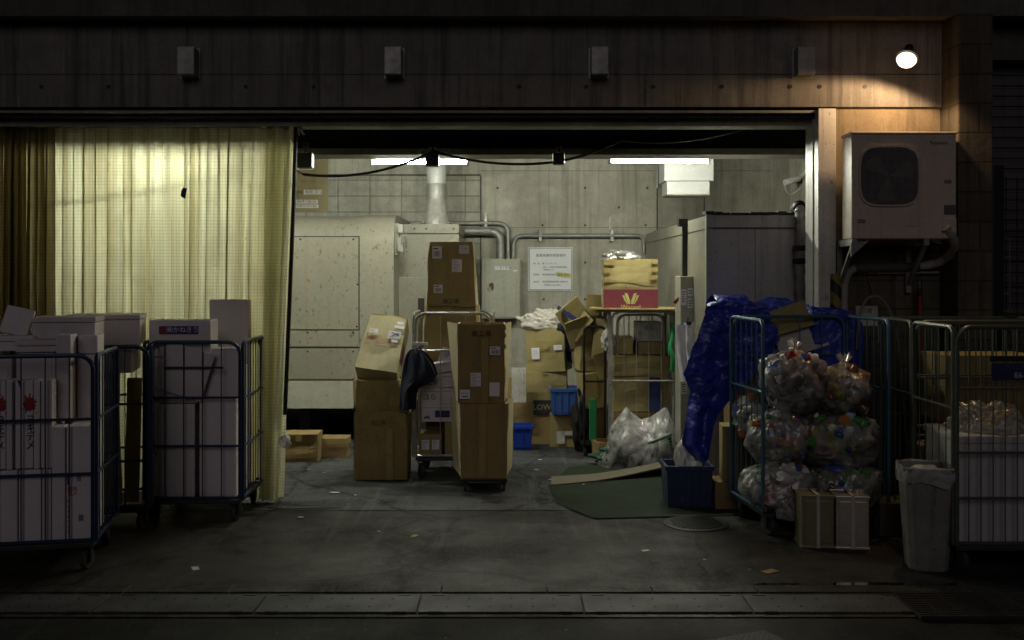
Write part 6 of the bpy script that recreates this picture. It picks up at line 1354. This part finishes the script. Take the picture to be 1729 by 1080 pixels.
t = lump('white_bag', 'white plastic bag bulging out of the dark blue crate', 'bag', 'film_white', (PX(1166,7.95), 8.06, .36), (.085,.08,.19), 7.7, .45, 1.0, 4, 2.2, fold=.4, pinch=1.2)
# square tin cans
def can(label, c, rz, mat, h_=.35, w_=.222, strap=True, rust='tin_gold'):
    t = thing('square_can', label, 'tin can', c, rz, 'square tin cans'); a = w_/2
    MB().box(-a+.004, a-.004, -a+.004, a-.004, .006, h_-.006).build('body', mat, t, bevel=.012, seg=3)
    m = MB()
    for z0 in (0, h_-.016):
        for (x0,x1,y0,y1) in ((-a,a,-a,-a+.006),(-a,a,a-.006,a),(-a,-a+.006,-a+.0062,a-.0062),(a-.006,a,-a+.0062,a-.0062)): m.box(x0,x1,y0,y1,z0,z0+.016)
    m.each('rim', mat, t, bevel=.003)
    MB().box(-a*.80, a*.80, -a-.001, -a+.004, .035, h_-.035).build('pressed_panel', mat, t, bevel=.004)
    if strap:
        MB().box(-.010, .012, -a-.004, -a-.0015, 0.002, h_+.004).build('tape_strap', 'paper_old', t); MB().box(-.010, .012, -a-.0035, a, h_+.001, h_+.004).build('tape_strap', 'paper_old', t)
    MB().lathe([(.022, h_-.008), (.022, h_+.012), (0, h_+.012)], (.06, .05, 0), 14).build('cap', mat, t)
    return t
can('greenish square tin can tied with white tape on the pavement', (PX(1382,6.76), 6.86, .001), R(-3), 'tin_gold'); can('shiny square tin can tied with white tape next to the greenish one', (PX(1443,6.72), 6.83, .001), R(-6), 'tin')
can('low tin can lying in the shadow beside the grey bin', (PX(1512,7.1), 7.2, .001), R(2), 'tin_gold', .225, .24, strap=False)
# grey bin
gbn = thing('waste_bin', 'grey stained plastic waste bin lined with a clear bag', 'bin', (PX(1569,6.27), 6.32, .001), R(-9))
def ring(w_, d_, z, c=.03): return [Vector((x, y, z)) for x, y in ((-w_+c,-d_),(w_-c,-d_),(w_,-d_+c),(w_,d_-c),(w_-c,d_),(-w_+c,d_),(-w_,d_-c),(-w_,-d_+c))]
m = MB(); RR = [ring(.108,.10,0), ring(.112,.104,.01), ring(.146,.135,.60), ring(.155,.145,.602), ring(.158,.148,.628), ring(.146,.136,.628), ring(.106,.098,.05)]
for r_ in RR: m.v += r_
for l in range(len(RR)-1):
    for i in range(8): j = (i+1)%8; m.f.append([l*8+i, l*8+j, (l+1)*8+j, (l+1)*8+i]); m.m.append(0)
m.f += [list(range(8))[::-1], list(range(48,56))]; m.m += [0,0]; m.build('tub', 'bin_plastic', gbn)
m = MB(); n = 60; NL = 8
for l in range(NL+1):
    v_ = l/NL
    for i in range(n):
        a = 2*pi*i/n; p_ = 5; cx_ = math.copysign(abs(cos(a))**(2/p_), cos(a)); sy_ = math.copysign(abs(sin(a))**(2/p_), sin(a)); nn = noise.noise((cos(a)*4, sin(a)*4, v_*3))
        if v_ < .35: k_ = .93+.08*v_/.35; z = .55+.085*v_/.35
        else: k_ = 1.03+.02*nn+.03*sin((v_-.35)*4); z = .64-(v_-.35)/.65*(.10+.04*noise.noise((cos(a)*2.2, sin(a)*2.2, 7)))
        m.v.append(Vector((.155*cx_*k_+.004*nn, .145*sy_*k_+.004*nn, z+.012*nn)))
for l in range(NL):
    for i in range(n): j = (i+1)%n; m.f.append([l*n+i, l*n+j, (l+1)*n+j, (l+1)*n+i]); m.m.append(0)
m.build('bag_liner', 'film_white', gbn, smooth=True)
lump('bag_contents', None, None, 'white_cloth', (0,0,.57), (.12,.11,.05), 3.9, .4, 1, 3, 2.2, parent=gbn)
# green cages on the far right
A7 = roll_cage('rear green wheeled cage at the right edge holding a brown carton', 3.19, 7.20, 0, .96, .62, 1.49, 'green_tube', 13, 5, (1.13, .79), deck=.17, wr=.07, srails=(1.0,))
A8 = roll_cage('front green wheeled cage at the right edge with a blue number plate', 3.155, 6.49, 0, .95, .64, 1.49, 'green_tube', 12, 5, (1.12, .735, .46), deck=.175, wr=.07, srails=(1.0,))
pn = thing('number_plate', 'dark blue number plate with pale characters hung on the front green cage', 'sign', (PX(1716,6.13), 6.135, PZ(642,6.13)))
MB().box(-.15, .20, -.006, 0, 0, .105).build('plate', 'plate_blue', pn, bevel=.003); MB().box(-.155, .205, -.004, .004, .112, .145).build('top_rail', 'dark_steel', pn)
text('大山向日', .048, 'ink_grey', pn, (.025, -.008, .083), sx=1.1); text('86-78', .052, 'paper_old', pn, (.045, -.008, .03))
carton('long brown carton inside the rear green cage', (.66,.42,.455), (3.28, 7.18, .80), (0,0,0), 'card', tape=(-.29,.30,.44)); carton('dark carton low inside the rear green cage', (.60,.44,.60), (3.32, 7.22, .175), (0,0,0), 'card_dark')
can('square tin can on its box inside the rear green cage', (PX(1579,7.0), 7.1, .44), R(0), 'tin', .20, .21); MB_ = carton('dark carton under the tin can in the rear green cage', (.24,.30,.26), (PX(1579,7.0), 7.1, .175), (0,0,0), 'card_dark')
tk = thing('insulated_box', 'large white insulated box standing inside the front green cage', 'box', (3.17, 6.49, .177)); MB().box(-.45,.45,-.26,.26,0,.615).build('tub', 'white_tank', tk, bevel=.012); MB().box(-.46,.46,-.27,.27,.60,.648).build('rim', 'white_tank', tk, bevel=.012)
for xx in (-.22,.22): MB().box(xx-.012, xx+.012, -.266, -.2605, .03, .58).build('rib', 'white_tank', tk)
t = lump('rubbish_bag', 'crumpled clear plastic bag heaped on the white insulated box', 'bag', 'film_milky', (3.0, 6.45, .87), (.21,.16,.11), 12.1, .35, .5, 5, 1.4, fold=.6)
lump('food_tray', None, None, 'yellow_hi', (.10,.02,.0), (.09,.07,.06), 2.5, .5, 1, 3, 2.5, parent=t)
t = thing('plastic_bottle', 'upright plastic bottle glinting on the floor beside the grey bin', 'bottle', (PX(1610,6.6), 6.6, .001)); MB().lathe([(.028,0),(.032,.02),(.030,.08),(.032,.13),(.013,.19),(.013,.20)], n=14).build('body', 'film_milky', t, smooth=True); MB().lathe([(.015,.20),(.015,.218),(0,.218)], n=12).build('cap', 'white_paint', t)
lump('plastic_scrap', 'crumpled white plastic scrap caught at the torn curtain end', 'plastic', 'film_white', (PX(482,8.05), 8.03, PZ(745,8.05)), (.04,.04,.05), 4.9, .5, 1, 3, 2.5, fold=.4)
# more of the crammed heap at the back
lump('black_bag', 'crumpled black rubbish bag low in the gap beside the hand cart', 'bag', 'black_rubber', (PX(985,10.4), 10.48, .30), (.10,.14,.30), 21.3, .45, 1.0, 4, 2.2, fold=.4)
carton('small torn carton on the floor under the green strip', (.20,.22,.18), (PX(1025,9.9), 10.02, .006), (0,0,R(14)), 'card_dark', (0,0), .1, True, jag=.03, inner=.6)
slab('brown flattened carton stuck upright behind the hand cart', (PX(1012,10.3), 10.36, .95), .16, .42, (R(6), R(7), R(-12)), 'card', bent=R(-10))
slab('torn pale flattened carton sticking out low in the heap', (PX(1022,10.2), 10.20, .78), .14, .26, (R(-8), R(-14), R(16)), 'card_light', bent=R(18))
carton('squashed carton on the top of the heap next to the board', (.22,.24,.16), (PX(1000,10.5), 10.66, 1.245), (R(6),R(-9),R(12)), 'card_light', (0,.03), .06, True, jag=.03, inner=.5)
lump('paper_wad', 'crumpled pale packing paper pushed between the heap and the silver cage', 'paper', 'paper_old', (PX(1026,10.1), 10.08, 1.16), (.06,.06,.10), 15.2, .5, 1.0, 4, 2.4, fold=.5)
lump('cloth_bundle', 'dark cloth bundle on top of the heap behind the pale flattened carton', 'cloth', 'navy_cloth', (PX(965,10.6), 10.62, 1.26), (.12,.10,.07), 18.2, .5, 1.0, 4, 2.4)
t = thing('access_cover', 'small checkered steel access cover at the bottom edge of the photo', 'access cover', (PX(1262,4.98), 4.96, -.004), R(24)); MB().box(-.21,.21,-.15,.15,-.02,.006).build('plate', 'checker_plate', t, bevel=.003, seg=1); MB().box(-.23,.23,-.17,.17,-.03,.001).build('frame', 'concrete_soffit', t)
# torn tapes, flyers and small litter by the carts
for i, (x_, y_, wd, hh_, rz, mm, lb) in enumerate(((1300, 965, .05, .03, .6, 'card_dark', 'small flat piece of brown cardboard lying on the pavement before the square cans'), (700, 905, .03, .02, 1.1, 'card', 'tiny brown cardboard scrap on the bare floor before the dolly'), (1090, 930, .025, .018, .3, 'paper_old', 'grey paper scrap on the floor left of the manhole cover'), (330, 960, .04, .02, 2.0, 'paper_old', 'torn grey paper on the dark floor before the purple labelled cage'))):
    D = H*F/(y_-HZ); o = MB().box(-wd, wd, -hh_, hh_, 0, .003).build('cardboard_scrap' if 'cardboard' in lb else 'paper_scrap', mm, loc=(PX(x_, D), D, .001)); o.rotation_euler = (0, 0, rz); tag(o, lb, 'litter')
